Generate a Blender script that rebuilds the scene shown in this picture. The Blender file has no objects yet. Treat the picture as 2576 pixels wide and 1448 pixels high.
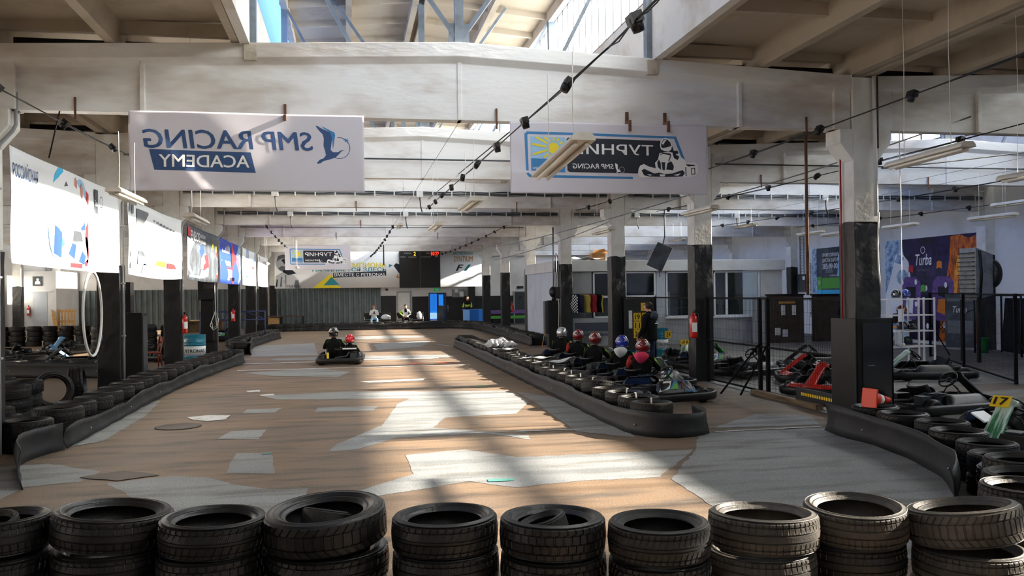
import bpy, bmesh, math, random
from mathutils import Vector, Matrix, Euler

R = math.radians
sc = bpy.context.scene
col = sc.collection
random.seed(7)

# ---------------------------------------------------------------- camera
F_PX, YAW, PITCH, ROLL, EYE = 2180.3, .1854, .00538, -.0125, 1.944
fwd = Vector((math.sin(YAW) * math.cos(PITCH), math.cos(YAW) * math.cos(PITCH), math.sin(PITCH)))
rgt = Vector((math.cos(YAW), -math.sin(YAW), 0))
up = rgt.cross(fwd)
cr, sr = math.cos(ROLL), math.sin(ROLL)
r2, u2 = rgt * cr + up * sr, up * cr - rgt * sr
cd = bpy.data.cameras.new('camera')
cam = bpy.data.objects.new('camera', cd)
col.objects.link(cam)
cam.matrix_world = Matrix(((r2.x, u2.x, -fwd.x, 0), (r2.y, u2.y, -fwd.y, 0), (r2.z, u2.z, -fwd.z, EYE), (0, 0, 0, 1)))
cd.sensor_width = 36
cd.lens = F_PX / 2576 * 36
cd.clip_end = 300
cd.clip_start = .05
sc.camera = cam

# ---------------------------------------------------------------- daylight and exposure
w = bpy.data.worlds.new('sky')
sc.world = w
w.use_nodes = True
bg = w.node_tree.nodes['Background']
bg.inputs[0].default_value = (.86, .93, 1, 1)
bg.inputs[1].default_value = 3.2
sd = bpy.data.lights.new('sun', 'SUN')
sd.energy = 58
sd.angle = R(.9)
sd.color = (1, .9, .76)
sun = bpy.data.objects.new('sun', sd)
col.objects.link(sun)
ELEV, AZ = R(25.3), R(.7)
sun.rotation_euler = Vector((-math.cos(ELEV) * math.cos(AZ), math.cos(ELEV) * math.sin(AZ), -math.sin(ELEV))).to_track_quat('-Z', 'Y').to_euler()
sun.location = (40, 10, 30)


def skylight(name, x, y, z, rot, sx, sy, power, c=(.88, .94, 1)):
    d = bpy.data.lights.new(name, 'AREA')
    d.shape = 'RECTANGLE'
    d.size, d.size_y, d.energy, d.color = sx, sy, power, c
    o = bpy.data.objects.new(name, d)
    col.objects.link(o)
    o.location, o.rotation_euler = (x, y, z), rot
    return o


# sky glow through the three roof monitors (outside the glazing, aimed in and down)
for xm, e, w_ in ((1.5, 2600, 1500), (13.5, 2600, 4200)):
    skylight('skylight_east', xm + 3.3, 24, 7.3, (0, R(62), 0), 1.5, 58, e)
    skylight('skylight_west', xm - 3.3, 24, 7.3, (0, R(-62), 0), 1.5, 58, w_)
vs = sc.view_settings
vs.view_transform = 'Standard'
vs.look = 'None'
vs.gamma = 1
vs.use_curve_mapping = False
vs.exposure = -.12
sc.cycles.max_bounces = 9
sc.cycles.diffuse_bounces = 6
sc.cycles.glossy_bounces = 3
sc.cycles.transparent_max_bounces = 12
sc.cycles.sample_clamp_indirect = 8
sc.cycles.use_denoising = True


# ---------------------------------------------------------------- helpers
def lin(c):
    if isinstance(c, str):
        c = [int(c[i:i + 2], 16) / 255 for i in (0, 2, 4)]
        c = [v / 12.92 if v <= .04045 else ((v + .055) / 1.055) ** 2.4 for v in c]
    return (c[0], c[1], c[2], 1)


MATS = {}


def M(name, c, rough=.5, metal=0, var=None, vscale=4, vlo=.45, vhi=.7, bump=0, bscale=40, spec=.5, coat=0, stretch=None, detail=4, emit=0, trans=0):
    """one procedural material: a base colour, an optional second colour mixed in by noise (dirt, wear), bump."""
    m = bpy.data.materials.new(name)
    m.use_nodes = True
    nt = m.node_tree
    b = nt.nodes['Principled BSDF']
    b.inputs['Base Color'].default_value = lin(c)
    b.inputs['Roughness'].default_value = rough
    b.inputs['Metallic'].default_value = metal
    b.inputs['Specular IOR Level'].default_value = spec
    b.inputs['Coat Weight'].default_value = coat
    b.inputs['Coat Roughness'].default_value = .08
    if trans:
        b.inputs['Transmission Weight'].default_value = trans
    if emit:
        b.inputs['Emission Color'].default_value = lin(c)
        b.inputs['Emission Strength'].default_value = emit
    if var or bump:
        tc = nt.nodes.new('ShaderNodeTexCoord')
        mp = nt.nodes.new('ShaderNodeMapping')
        if stretch:
            mp.inputs['Scale'].default_value = stretch
        nt.links.new(tc.outputs['Object'], mp.inputs[0])
    if var:
        n = nt.nodes.new('ShaderNodeTexNoise')
        n.inputs['Scale'].default_value = vscale
        n.inputs['Detail'].default_value = detail
        n.inputs['Roughness'].default_value = .65
        nt.links.new(mp.outputs[0], n.inputs['Vector'])
        r = nt.nodes.new('ShaderNodeValToRGB')
        r.color_ramp.elements[0].position = vlo
        r.color_ramp.elements[0].color = lin(c)
        r.color_ramp.elements[1].position = vhi
        r.color_ramp.elements[1].color = lin(var)
        nt.links.new(n.outputs['Fac'], r.inputs[0])
        nt.links.new(r.outputs[0], b.inputs['Base Color'])
    if bump:
        n2 = nt.nodes.new('ShaderNodeTexNoise')
        n2.inputs['Scale'].default_value = bscale
        n2.inputs['Detail'].default_value = 3
        nt.links.new(mp.outputs[0], n2.inputs['Vector'])
        bp = nt.nodes.new('ShaderNodeBump')
        bp.inputs['Strength'].default_value = bump
        bp.inputs['Distance'].default_value = .02
        nt.links.new(n2.outputs['Fac'], bp.inputs['Height'])
        nt.links.new(bp.outputs[0], b.inputs['Normal'])
    MATS[name] = m
    return m


def glass_mat(name, tint, refl=.1, rough=.03):
    m = bpy.data.materials.new(name)
    m.use_nodes = True
    nt = m.node_tree
    nt.nodes.remove(nt.nodes['Principled BSDF'])
    out = nt.nodes['Material Output']
    t = nt.nodes.new('ShaderNodeBsdfTransparent')
    t.inputs[0].default_value = lin(tint)
    g = nt.nodes.new('ShaderNodeBsdfGlossy')
    g.inputs['Roughness'].default_value = rough
    mx = nt.nodes.new('ShaderNodeMixShader')
    mx.inputs[0].default_value = refl
    nt.links.new(t.outputs[0], mx.inputs[1])
    nt.links.new(g.outputs[0], mx.inputs[2])
    nt.links.new(mx.outputs[0], out.inputs[0])
    MATS[name] = m
    return m


def cloth_mat(name, c, thru=.25):
    """thin banner cloth: light shows through a little"""
    m = bpy.data.materials.new(name)
    m.use_nodes = True
    nt = m.node_tree
    nt.nodes.remove(nt.nodes['Principled BSDF'])
    out = nt.nodes['Material Output']
    d = nt.nodes.new('ShaderNodeBsdfDiffuse')
    d.inputs[0].default_value = lin(c)
    t = nt.nodes.new('ShaderNodeBsdfTranslucent')
    t.inputs[0].default_value = lin(c)
    mx = nt.nodes.new('ShaderNodeMixShader')
    mx.inputs[0].default_value = thru
    nt.links.new(d.outputs[0], mx.inputs[1])
    nt.links.new(t.outputs[0], mx.inputs[2])
    nt.links.new(mx.outputs[0], out.inputs[0])
    MATS[name] = m
    return m


class MB:
    """collects shapes and links them as ONE mesh object"""

    def __init__(s):
        s.v, s.f, s.mi, s.sm = [], [], [], []

    def add(s, vs, fs, mi=0, mtx=None, smooth=False):
        o = len(s.v)
        if mtx is not None:
            vs = [mtx @ Vector(p) for p in vs]
        s.v.extend([tuple(p) for p in vs])
        for f in fs:
            s.f.append([o + i for i in f])
            s.mi.append(mi)
            s.sm.append(smooth)
        return s

    def box(s, x0, x1, y0, y1, z0, z1, mi=0, mtx=None):
        v = [(x, y, z) for z in (z0, z1) for y in (y0, y1) for x in (x0, x1)]
        return s.add(v, [(0, 2, 3, 1), (4, 5, 7, 6), (0, 1, 5, 4), (2, 6, 7, 3), (0, 4, 6, 2), (1, 3, 7, 5)], mi, mtx)

    def cbox(s, c, d, mi=0, mtx=None):
        return s.box(c[0] - d[0] / 2, c[0] + d[0] / 2, c[1] - d[1] / 2, c[1] + d[1] / 2, c[2] - d[2] / 2, c[2] + d[2] / 2, mi, mtx)

    def tube(s, pts, r, n=8, mi=0, mtx=None, closed=False, cap=True, smooth=True):
        pts = [Vector(p) for p in pts]
        k = len(pts)
        rs = r if isinstance(r, (list, tuple)) else [r] * k
        vs, nrm = [], None
        for i, p in enumerate(pts):
            a = pts[(i - 1) % k] if (closed or i > 0) else p
            b = pts[(i + 1) % k] if (closed or i < k - 1) else p
            t = (b - a).normalized()
            if nrm is None:
                nrm = t.orthogonal().normalized()
            else:
                nrm = (nrm - t * nrm.dot(t))
                nrm = nrm.normalized() if nrm.length > 1e-6 else t.orthogonal().normalized()
            bn = t.cross(nrm)
            for j in range(n):
                an = 2 * math.pi * j / n
                vs.append(p + (nrm * math.cos(an) + bn * math.sin(an)) * rs[i])
        fs = []
        for i in range(k if closed else k - 1):
            for j in range(n):
                a, b = i * n + j, i * n + (j + 1) % n
                c, d = ((i + 1) % k) * n + (j + 1) % n, ((i + 1) % k) * n + j
                fs.append((a, b, c, d))
        if cap and not closed:
            fs.append(tuple(reversed(range(n))))
            fs.append(tuple((k - 1) * n + j for j in range(n)))
        return s.add(vs, fs, mi, mtx, smooth)

    def lathe(s, prof, n=24, mi=0, mtx=None, closed=False, smooth=True):
        k = len(prof)
        vs = [(r * math.cos(2 * math.pi * j / n), r * math.sin(2 * math.pi * j / n), z) for r, z in prof for j in range(n)]
        fs = []
        for i in range(k if closed else k - 1):
            for j in range(n):
                i2 = (i + 1) % k
                fs.append((i * n + j, i * n + (j + 1) % n, i2 * n + (j + 1) % n, i2 * n + j))
        if not closed:
            if prof[0][0] > 1e-5:
                fs.append(tuple(reversed(range(n))))
            if prof[-1][0] > 1e-5:
                fs.append(tuple((k - 1) * n + j for j in range(n)))
        return s.add(vs, fs, mi, mtx, smooth)

    def cyl(s, a, b, r, n=16, mi=0, mtx=None):
        return s.tube([a, b], r, n, mi, mtx, smooth=n > 8)

    def ball(s, c, r, n=16, m=10, mi=0, mtx=None, f=None):
        rr = r if isinstance(r, (list, tuple)) else (r, r, r)
        vs = []
        for i in range(m + 1):
            th = math.pi * i / m
            for j in range(n):
                ph = 2 * math.pi * j / n
                d = (math.sin(th) * math.cos(ph), math.sin(th) * math.sin(ph), math.cos(th))
                p = [c[q] + rr[q] * d[q] for q in range(3)]
                vs.append(f(p, d) if f else p)
        fs = [(i * n + j, (i + 1) * n + j, (i + 1) * n + (j + 1) % n, i * n + (j + 1) % n) for i in range(m) for j in range(n)]
        return s.add(vs, fs, mi, mtx, True)

    def prism(s, poly, t, mi=0, mtx=None):
        """polygon in local XZ, thickness t along +Y"""
        n = len(poly)
        vs = [(u, 0, v) for u, v in poly] + [(u, t, v) for u, v in poly]
        fs = [tuple(range(n)), tuple(reversed(range(n, 2 * n)))] + [(i, i + n, (i + 1) % n + n, (i + 1) % n) for i in range(n)]
        return s.add(vs, fs, mi, mtx)

    def grid(s, fn, nu, nv, mi=0, mtx=None, smooth=True, thick=0):
        vs = [fn(i / nu, j / nv) for j in range(nv + 1) for i in range(nu + 1)]
        fs = [(j * (nu + 1) + i, j * (nu + 1) + i + 1, (j + 1) * (nu + 1) + i + 1, (j + 1) * (nu + 1) + i) for j in range(nv) for i in range(nu)]
        return s.add(vs, fs, mi, mtx, smooth)

    def build(s, name, mats, parent=None, loc=None, rot=None, bevel=0, solid=0, link=True):
        me = bpy.data.meshes.new(name)
        me.from_pydata(s.v, [], s.f)
        for m in (mats if isinstance(mats, (list, tuple)) else [mats]):
            me.materials.append(MATS[m] if isinstance(m, str) else m)
        me.polygons.foreach_set('material_index', s.mi)
        me.polygons.foreach_set('use_smooth', s.sm)
        me.update()
        return put(name, me, parent, loc, rot, bevel, solid)


def put(name, me, parent=None, loc=None, rot=None, bevel=0, solid=0):
    o = bpy.data.objects.new(name, me)
    col.objects.link(o)
    if parent:
        o.parent = parent
    if loc:
        o.location = loc
    if rot:
        o.rotation_euler = rot
    if bevel:
        b = o.modifiers.new('bevel', 'BEVEL')
        b.width, b.segments, b.limit_method = bevel, 2, 'ANGLE'
    if solid:
        b = o.modifiers.new('solid', 'SOLIDIFY')
        b.thickness, b.offset = solid, 0
    return o


def tag(o, label=None, cat=None, group=None, kind=None):
    if label:
        o['label'] = label
    if cat:
        o['category'] = cat
    if group:
        o['group'] = group
    if kind:
        o['kind'] = kind
    return o


def thing(name, label, cat, loc=(0, 0, 0), rz=0, group=None):
    o = bpy.data.objects.new(name, None)
    col.objects.link(o)
    o.empty_display_size = .1
    o.location = loc
    o.rotation_euler = (0, 0, rz)
    return tag(o, label, cat, group)


def struct(o):
    o['kind'] = 'structure'
    return o


KIDS = {}


def dup(o, parent=None):
    """a thing with copies of its parts and their sub-parts"""
    c = o.copy()
    col.objects.link(c)
    if parent:
        c.parent = parent
    for ch in [x for x in o.children]:
        dup(ch, c)
    return c


def circ(u, v, r, n=24, a0=0, a1=360, ry=None):
    e = n if abs(a1 - a0) >= 360 else n + 1
    return [(u + r * math.cos(R(a0 + (a1 - a0) * i / n)), v + (ry or r) * math.sin(R(a0 + (a1 - a0) * i / n))) for i in range(e)]


def ringpoly(u, v, r0, r1, a0=0, a1=360, n=32):
    return circ(u, v, r1, n, a0, a1 - .01) + circ(u, v, r0, n, a0, a1 - .01)[::-1]


def rect(u0, v0, u1, v1):
    return [(u0, v0), (u1, v0), (u1, v1), (u0, v1)]


def tri_fill(polys):
    """polys: [(matindex, [(u,v)..], layer)] -> triangulated mesh pieces in local XZ, facing -Y"""
    vs, fs, mi = [], [], []
    from mathutils.geometry import tessellate_polygon
    for m, p, ly in polys:
        o = len(vs)
        vs += [(u, -.003 - .0015 * ly, v) for u, v in p]
        for t in tessellate_polygon([[Vector((u, v, 0)) for u, v in p]]):
            a, b, c = [Vector(p[i]) for i in t]
            cr_ = (b - a).x * (c - a).y - (b - a).y * (c - a).x
            t = tuple(t) if cr_ > 0 else tuple(reversed(t))
            fs.append(tuple(o + i for i in t))
            mi.append(m)
    return vs, fs, mi


def slice_bend(me, fn, step=.05):
    """cut the mesh into strips so that it can follow the folds of its cloth"""
    bm = bmesh.new()
    bm.from_mesh(me)
    for ax in (0, 2):
        lo = min(v.co[ax] for v in bm.verts)
        hi = max(v.co[ax] for v in bm.verts)
        k = math.floor(lo / step) + 1
        while k * step < hi:
            n = [0, 0, 0]
            n[ax] = 1
            p = [0, 0, 0]
            p[ax] = k * step
            bmesh.ops.bisect_plane(bm, geom=bm.verts[:] + bm.edges[:] + bm.faces[:], plane_co=p, plane_no=n)
            k += 1
    for v in bm.verts:
        v.co.y += fn(v.co.x, v.co.z)
    bm.to_mesh(me)
    bm.free()


def art(parent, name, mats, polys, bend=None, mtx=None):
    """printed shapes on a flat thing, one mesh part"""
    mats = mats if isinstance(mats, list) else [mats]
    idx = []
    for p in polys:
        idx.append(p if len(p) == 3 else (p[0], p[1], 0))
    vs, fs, mi = tri_fill(idx)
    b = MB()
    if mtx is not None:
        vs = [mtx @ Vector(v) for v in vs]
    b.v, b.f, b.mi, b.sm = vs, fs, mi, [False] * len(fs)
    o = b.build(name, mats, parent)
    if bend:
        slice_bend(o.data, bend)
    return o


TXT = {}


def text(parent, s, box, mat, name='lettering', mirror=False, bold=0., shear=0, layer=2, bend=None, mtx=None, fit=True, lines=1):
    """lettering filled into box (u0,v0,u1,v1) of the parent's local XZ plane"""
    key = (s, bold, shear)
    if key not in TXT:
        cu = bpy.data.curves.new('t', 'FONT')
        cu.body = s
        cu.shear = shear
        cu.resolution_u = 3
        cu.space_line = .95
        t = bpy.data.objects.new('t', cu)
        col.objects.link(t)
        dg = bpy.context.evaluated_depsgraph_get()
        me = bpy.data.meshes.new_from_object(t.evaluated_get(dg))
        TXT[key] = ([tuple(v.co) for v in me.vertices], [tuple(p.vertices) for p in me.polygons])
        bpy.data.objects.remove(t)
        bpy.data.curves.remove(cu)
        bpy.data.meshes.remove(me)
    vs, fs = TXT[key]
    x0, x1 = min(v[0] for v in vs), max(v[0] for v in vs)
    y0, y1 = min(v[1] for v in vs), max(v[1] for v in vs)
    u0, v0, u1, v1 = box
    sx, sy = (u1 - u0) / (x1 - x0), (v1 - v0) / (y1 - y0)
    out, n0, f0 = [], len(vs), fs
    sh = [(0, 0)] if not bold else [(0, 0), (-bold * .9, 0), (bold * .9, 0), (0, -bold * .5), (0, bold * .5)]
    fs = [tuple(i + k * n0 for i in f) for k in range(len(sh)) for f in f0]
    for k, (dx, dy) in enumerate(sh):
        for x, y, z in vs:
            u = u0 + (x + dx - x0) * sx
            if mirror:
                u = u0 + u1 - u
            out.append((u, -.003 - .0015 * layer - .0001 * k, v0 + (y + dy - y0) * sy))
    b = MB()
    if mtx is not None:
        out = [mtx @ Vector(v) for v in out]
    b.add(out, fs if not mirror else [tuple(reversed(f)) for f in fs])
    o = b.build(name, mat, parent)
    if bend:
        slice_bend(o.data, bend)
    return o


def catenary(a, b, sag, n=16):
    a, b = Vector(a), Vector(b)
    return [a.lerp(b, i / n) - Vector((0, 0, sag * 4 * (i / n) * (1 - i / n))) for i in range(n + 1)]


ORD = 'first second third fourth fifth sixth seventh eighth ninth tenth eleventh twelfth thirteenth fourteenth fifteenth sixteenth seventeenth eighteenth nineteenth twentieth twenty-first twenty-second twenty-third twenty-fourth twenty-fifth twenty-sixth twenty-seventh twenty-eighth twenty-ninth thirtieth thirty-first thirty-second thirty-third thirty-fourth thirty-fifth thirty-sixth thirty-seventh thirty-eighth thirty-ninth fortieth'.split()
# ---------------------------------------------------------------- materials
M('white_concrete', 'dedcd6', .75, var='b5a891', vscale=1.1, vlo=.5, vhi=.85, bump=.25, bscale=14, spec=.2)
M('beam_paint', 'e2e1de', .7, var='ab9c8b', vscale=.9, vlo=.46, vhi=.76, bump=.3, bscale=10, spec=.25, stretch=(.5, 1, 1.6))
M('ceiling_cream', 'b9ae9e', .8, var='8f806c', vscale=.8, vlo=.5, vhi=.85, bump=.2, bscale=8, spec=.2)
M('stained_concrete', 'b9b0a0', .8, var='5e5446', vscale=2.2, vlo=.45, vhi=.75, bump=.4, bscale=12, spec=.2)
M('black_paint', '0e0e10', .45, var='22201d', vscale=3, vlo=.5, vhi=.8, bump=.5, bscale=9)
M('wall_white', 'd9dadb', .8, var='b9b7b1', vscale=.5, vlo=.5, vhi=.8, bump=.1, bscale=10, spec=.2)
M('wainscot_black', '111214', .5, var='1c1c1e', vscale=1.5)
M('cladding_grey', '5d696c', .45, var='4c5659', vscale=2)
M('rubber', '0f0f0f', .42, var='1e1b18', vscale=5, vlo=.45, vhi=.75, bump=.15, bscale=60, spec=.45)
M('rubber_dusty', '191817', .55, var='2f2b27', vscale=4, vlo=.4, vhi=.75, bump=.15, bscale=60, spec=.35)
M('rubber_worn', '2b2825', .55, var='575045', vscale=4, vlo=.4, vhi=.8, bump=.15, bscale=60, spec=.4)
M('belt_rubber', '17181b', .55, var='2a2a29', vscale=1.6, vlo=.45, vhi=.8, bump=.2, bscale=20, spec=.4, stretch=(1, 1, .5))
M('black_plastic', '0b0b0d', .38, var='141416', vscale=6, bump=.05, spec=.5)
M('black_cloth', '0f1011', .85, var='1a1b1c', vscale=8, bump=.3, bscale=60, spec=.15)
M('black_steel', '0b0b0c', .42, var='191816', vscale=3, vlo=.5, vhi=.8, spec=.35)
M('mesh_black', '0a0a0b', .7, spec=.15)
M('dark_grey_metal', '3a3f44', .45, .3, var='3a3d40', vscale=4)
M('truss_paint', '77818b', .5, var='5f666c', vscale=3)
M('grey_metal', '8b9094', .4, .5, var='6e6f70', vscale=5)
M('steel', 'b9bcc0', .28, .9, var='8d8f92', vscale=8)
M('rust', '6b4630', .75, var='3a2a20', vscale=9, bump=.3)
M('white_paint', 'e9e9e7', .5, var='d2d0ca', vscale=3)
M('lamp_white', 'd8d3c8', .5, var='b0a793', vscale=5, vlo=.5, vhi=.85)
M('tube_glass', 'f0efe9', .25, spec=.6)
M('panel_grey', '9ea1a2', .5, var='8b8e8f', vscale=1.5)
M('panel_light', 'd3d5d2', .5, var='c3c4c0', vscale=1.5)
M('panel_blue_grey', 'b9c2cc', .5, var='a9b0b8', vscale=1)
M('pvc_white', 'e8eaec', .35)
M('red_gloss', 'c01a14', .3, coat=.4)
M('red_dark', '6e0d12', .18, coat=1)
M('red_cloth', 'a3201c', .8)
M('red_bright', 'd8202a', .2, coat=1)
M('orange_cone', 'e8401e', .45)
M('silver_gloss', 'c2c4c6', .22, .7, coat=.6)
M('blue_gloss', '1c2f9e', .18, coat=1)
M('black_gloss', '0c0d0f', .12, coat=1)
M('navy', '14193a', .5)
M('blue_steel', '1b2d63', .45)
M('counter_blue', '1f7fe0', .4)
M('counter_blue_dark', '1663b8', .4)
M('counter_blue_pale', '5b9ae0', .4)
M('teal_drum', '1d7f98', .3, var='176d84', vscale=3)
M('white_drum', 'dfe3e3', .35)
M('yellow', 'f2c81e', .45)
M('yellow_ink', 'e9d324', .6)
M('ink_black', '15161a', .6)
M('ink_white', 'eeeeee', .6)
M('ink_navy', '33507f', .7)
M('ink_blue', '3a7fb8', .7)
M('ink_sky', '9cc4e4', .7)
M('ink_dark', '232935', .7)
M('ink_teal', '2a8a97', .6)
M('ink_gold', 'b8863c', .6)
M('ink_royal', '1c3fae', .6)
M('ink_cyan', '35b7e6', .6)
M('ink_red', 'c8252c', .6)
M('ink_orange', 'f08a2a', .6)
M('ink_purple', '3a2a58', .6, var='1b1626', vscale=2.5, vlo=.4, vhi=.65)
M('ink_violet', '7d5a9c', .6, var='4f3a74', vscale=7, vlo=.35, vhi=.65)
M('ink_flame', 'e8761c', .6, var='7c2a10', vscale=3.5, vlo=.4, vhi=.62, stretch=(2, 1, .8), detail=8)
M('ink_flame_hot', 'f6b945', .6, var='d8611c', vscale=5, vlo=.4, vhi=.65, detail=8)
M('ink_ice', 'b9d2e4', .6, var='4a6fa0', vscale=5, vlo=.4, vhi=.62, detail=8)
M('ink_grey', '6f7479', .6)
M('ink_charcoal', '3b4046', .6, var='5c6670', vscale=2)
M('ink_skin', 'c98a78', .6)
M('ink_green', '4fa53a', .5)
M('ink_maroon', '5c1a26', .5)
M('kart_green', '2f9a3a', .3, var='c9dcc8', vscale=13, vlo=.55, vhi=.6, stretch=(1, .06, .06), coat=.4)
M('kart_pale', 'b4c9bd', .3, var='2f7a48', vscale=13, vlo=.5, vhi=.55, stretch=(1, .06, .06), coat=.4)
M('kart_dark', '15181a', .3, var='4f8a5e', vscale=6, vlo=.6, vhi=.64, stretch=(2, .06, .06), coat=.4)
M('label_blue', '7fb4e6', .35)
M('hi_vis', 'a8c62c', .7)
M('piping_green', '5c7424', .8)
M('cloth_pink', 'd8365c', .85, bump=.3, bscale=30)
M('cloth_white', 'cfd2d4', .85, bump=.3, bscale=30)
M('cloth_grey', '3b4350', .85, bump=.3, bscale=30)
M('denim', '1d2740', .85, var='2c3a58', vscale=12)
M('denim_pale', '86b2d4', .85)
M('skin', 'c99177', .5, var='b97f68', vscale=6)
M('hair_brown', '2a1c14', .6, bump=.5, bscale=60)
M('hair_red', '7a4a30', .6, bump=.5, bscale=60)
M('wood_pale', 'c79c63', .65, var='a67c48', vscale=3, stretch=(1, 1, 8), bump=.1)
M('wood_grey', '7d6648', .75, var='4a3b2c', vscale=5, stretch=(1, .3, 3), bump=.2)
M('wood_dark', '5a4028', .7, var='38291b', vscale=4, stretch=(1, 8, 1), bump=.2)
M('wood_chair', '8f3418', .45, var='6d2510', vscale=5)
M('cardboard', 'a8753f', .8, var='946536', vscale=4)
M('white_cable', 'e6e3da', .5)
M('black_cable', '141414', .6)
M('hose_white', 'e6e6e2', .4)
M('grey_bag', 'c3c6c9', .6, bump=.4, bscale=20)
M('exit_green', '128a4a', .4, emit=.6)
M('led_red', 'ff2a12', .5, emit=5)
M('led_amber', 'ffb020', .5, emit=4)
M('spot_glow', 'fff3d8', .5, emit=9)
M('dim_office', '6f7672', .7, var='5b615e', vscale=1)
M('flag_yellow', 'a8983c', .85)
M('flag_red', '8a1620', .85)
M('flag_navy', '171a3a', .85)
M('black_board', '17181a', .55)
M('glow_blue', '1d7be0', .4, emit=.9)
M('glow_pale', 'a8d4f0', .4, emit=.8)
M('bin_green', '1f7a3c', .45)
M('spot_brown', '3c3026', .7, var='241c16', vscale=6)

glass_mat('office_glass', (.68, .77, .72), .14)
glass_mat('visor', (.1, .1, .12), .35)
cloth_mat('banner_white', 'dedbe2', .22)
cloth_mat('vinyl_white', 'eef0f2', .05)
cloth_mat('blue_sheet', (.13, .27, .62), .75)


def frosted(name, thru, c):
    """frosted wired roof glass: part clear, part glowing"""
    m = bpy.data.materials.new(name)
    m.use_nodes = True
    nt = m.node_tree
    nt.nodes.remove(nt.nodes['Principled BSDF'])
    t = nt.nodes.new('ShaderNodeBsdfTransparent')
    d = nt.nodes.new('ShaderNodeBsdfTranslucent')
    d.inputs[0].default_value = lin(c)
    mx = nt.nodes.new('ShaderNodeMixShader')
    mx.inputs[0].default_value = 1 - thru
    nt.links.new(t.outputs[0], mx.inputs[1])
    nt.links.new(d.outputs[0], mx.inputs[2])
    nt.links.new(mx.outputs[0], nt.nodes['Material Output'].inputs[0])
    MATS[name] = m


frosted('clear_glass', .6, (.82, .92, .98))
frosted('dim_left_glass', .6, (.2, .22, .24))  # same roof glass with its glow coloured darker, to dim the left bay


# floor: brown asphalt, its repaired concrete, paint
def asphalt(name, a, b, c, rough, speck):
    m = bpy.data.materials.new(name)
    m.use_nodes = True
    nt = m.node_tree
    bs = nt.nodes['Principled BSDF']
    tc = nt.nodes.new('ShaderNodeTexCoord')

    def noise(s, d, st=(1, 1, 1)):
        mp = nt.nodes.new('ShaderNodeMapping')
        mp.inputs['Scale'].default_value = st
        nt.links.new(tc.outputs['Object'], mp.inputs[0])
        n = nt.nodes.new('ShaderNodeTexNoise')
        n.inputs['Scale'].default_value = s
        n.inputs['Detail'].default_value = d
        n.inputs['Roughness'].default_value = .6
        nt.links.new(mp.outputs[0], n.inputs['Vector'])
        return n

    def ramp(n, p0, c0, p1, c1):
        r = nt.nodes.new('ShaderNodeValToRGB')
        r.color_ramp.elements[0].position, r.color_ramp.elements[1].position = p0, p1
        r.color_ramp.elements[0].color, r.color_ramp.elements[1].color = lin(c0), lin(c1)
        nt.links.new(n.outputs['Fac'], r.inputs[0])
        return r

    def mix(f, x, y, mode='MIX'):
        q = nt.nodes.new('ShaderNodeMix')
        q.data_type = 'RGBA'
        q.blend_type = mode
        if isinstance(f, float):
            q.inputs['Factor'].default_value = f
        else:
            nt.links.new(f, q.inputs['Factor'])
        nt.links.new(x, q.inputs[6])
        nt.links.new(y, q.inputs[7])
        return q.outputs[2]

    big = ramp(noise(.45, 8, (.7, 1.5, 1)), .38, a, .62, b)
    mid = noise(1.6, 6, (.45, 2.2, 1))
    r2_ = ramp(mid, .5, (0, 0, 0), .66, (1, 1, 1))
    cc = nt.nodes.new('ShaderNodeRGB')
    cc.outputs[0].default_value = lin(c)
    c1 = mix(r2_.outputs[0], big.outputs[0], cc.outputs[0])
    sp = ramp(noise(60, 3), .36, (.5, .5, .5), .66, (1.35, 1.35, 1.35))
    c2 = mix(speck, c1, sp.outputs[0], 'MULTIPLY')
    nt.links.new(c2, bs.inputs['Base Color'])
    rr = nt.nodes.new('ShaderNodeMapRange')
    rr.inputs[3].default_value, rr.inputs[4].default_value = rough - .12, rough + .12
    nt.links.new(mid.outputs['Fac'], rr.inputs[0])
    nt.links.new(rr.outputs[0], bs.inputs['Roughness'])
    bp = nt.nodes.new('ShaderNodeBump')
    bp.inputs['Strength'].default_value = .25
    bp.inputs['Distance'].default_value = .006
    nt.links.new(noise(55, 3).outputs['Fac'], bp.inputs['Height'])
    nt.links.new(bp.outputs[0], bs.inputs['Normal'])
    MATS[name] = m


asphalt('asphalt_brown', '6a5a4b', '7d6751', '50473f', .6, .75)
asphalt('concrete_patch', '8c8f8f', '7e8183', '6c6c69', .6, .7)
asphalt('concrete_pit', '6f6c68', '605d59', '4c4842', .55, .4)
asphalt('floor_stain', '5c4c3e', '4c4036', '3a322b', .6, .4)
M('line_paint', 'c9cac8', .6, var='9b958b', vscale=6, vlo=.5, vhi=.7)
M('paint_teal', '4d8f86', .6)
M('paint_red', 'a85038', .6)
M('paint_green', '5f7a58', .6)
M('iron_cover', '4d463f', .6, .3, var='37312b', vscale=8)

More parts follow.
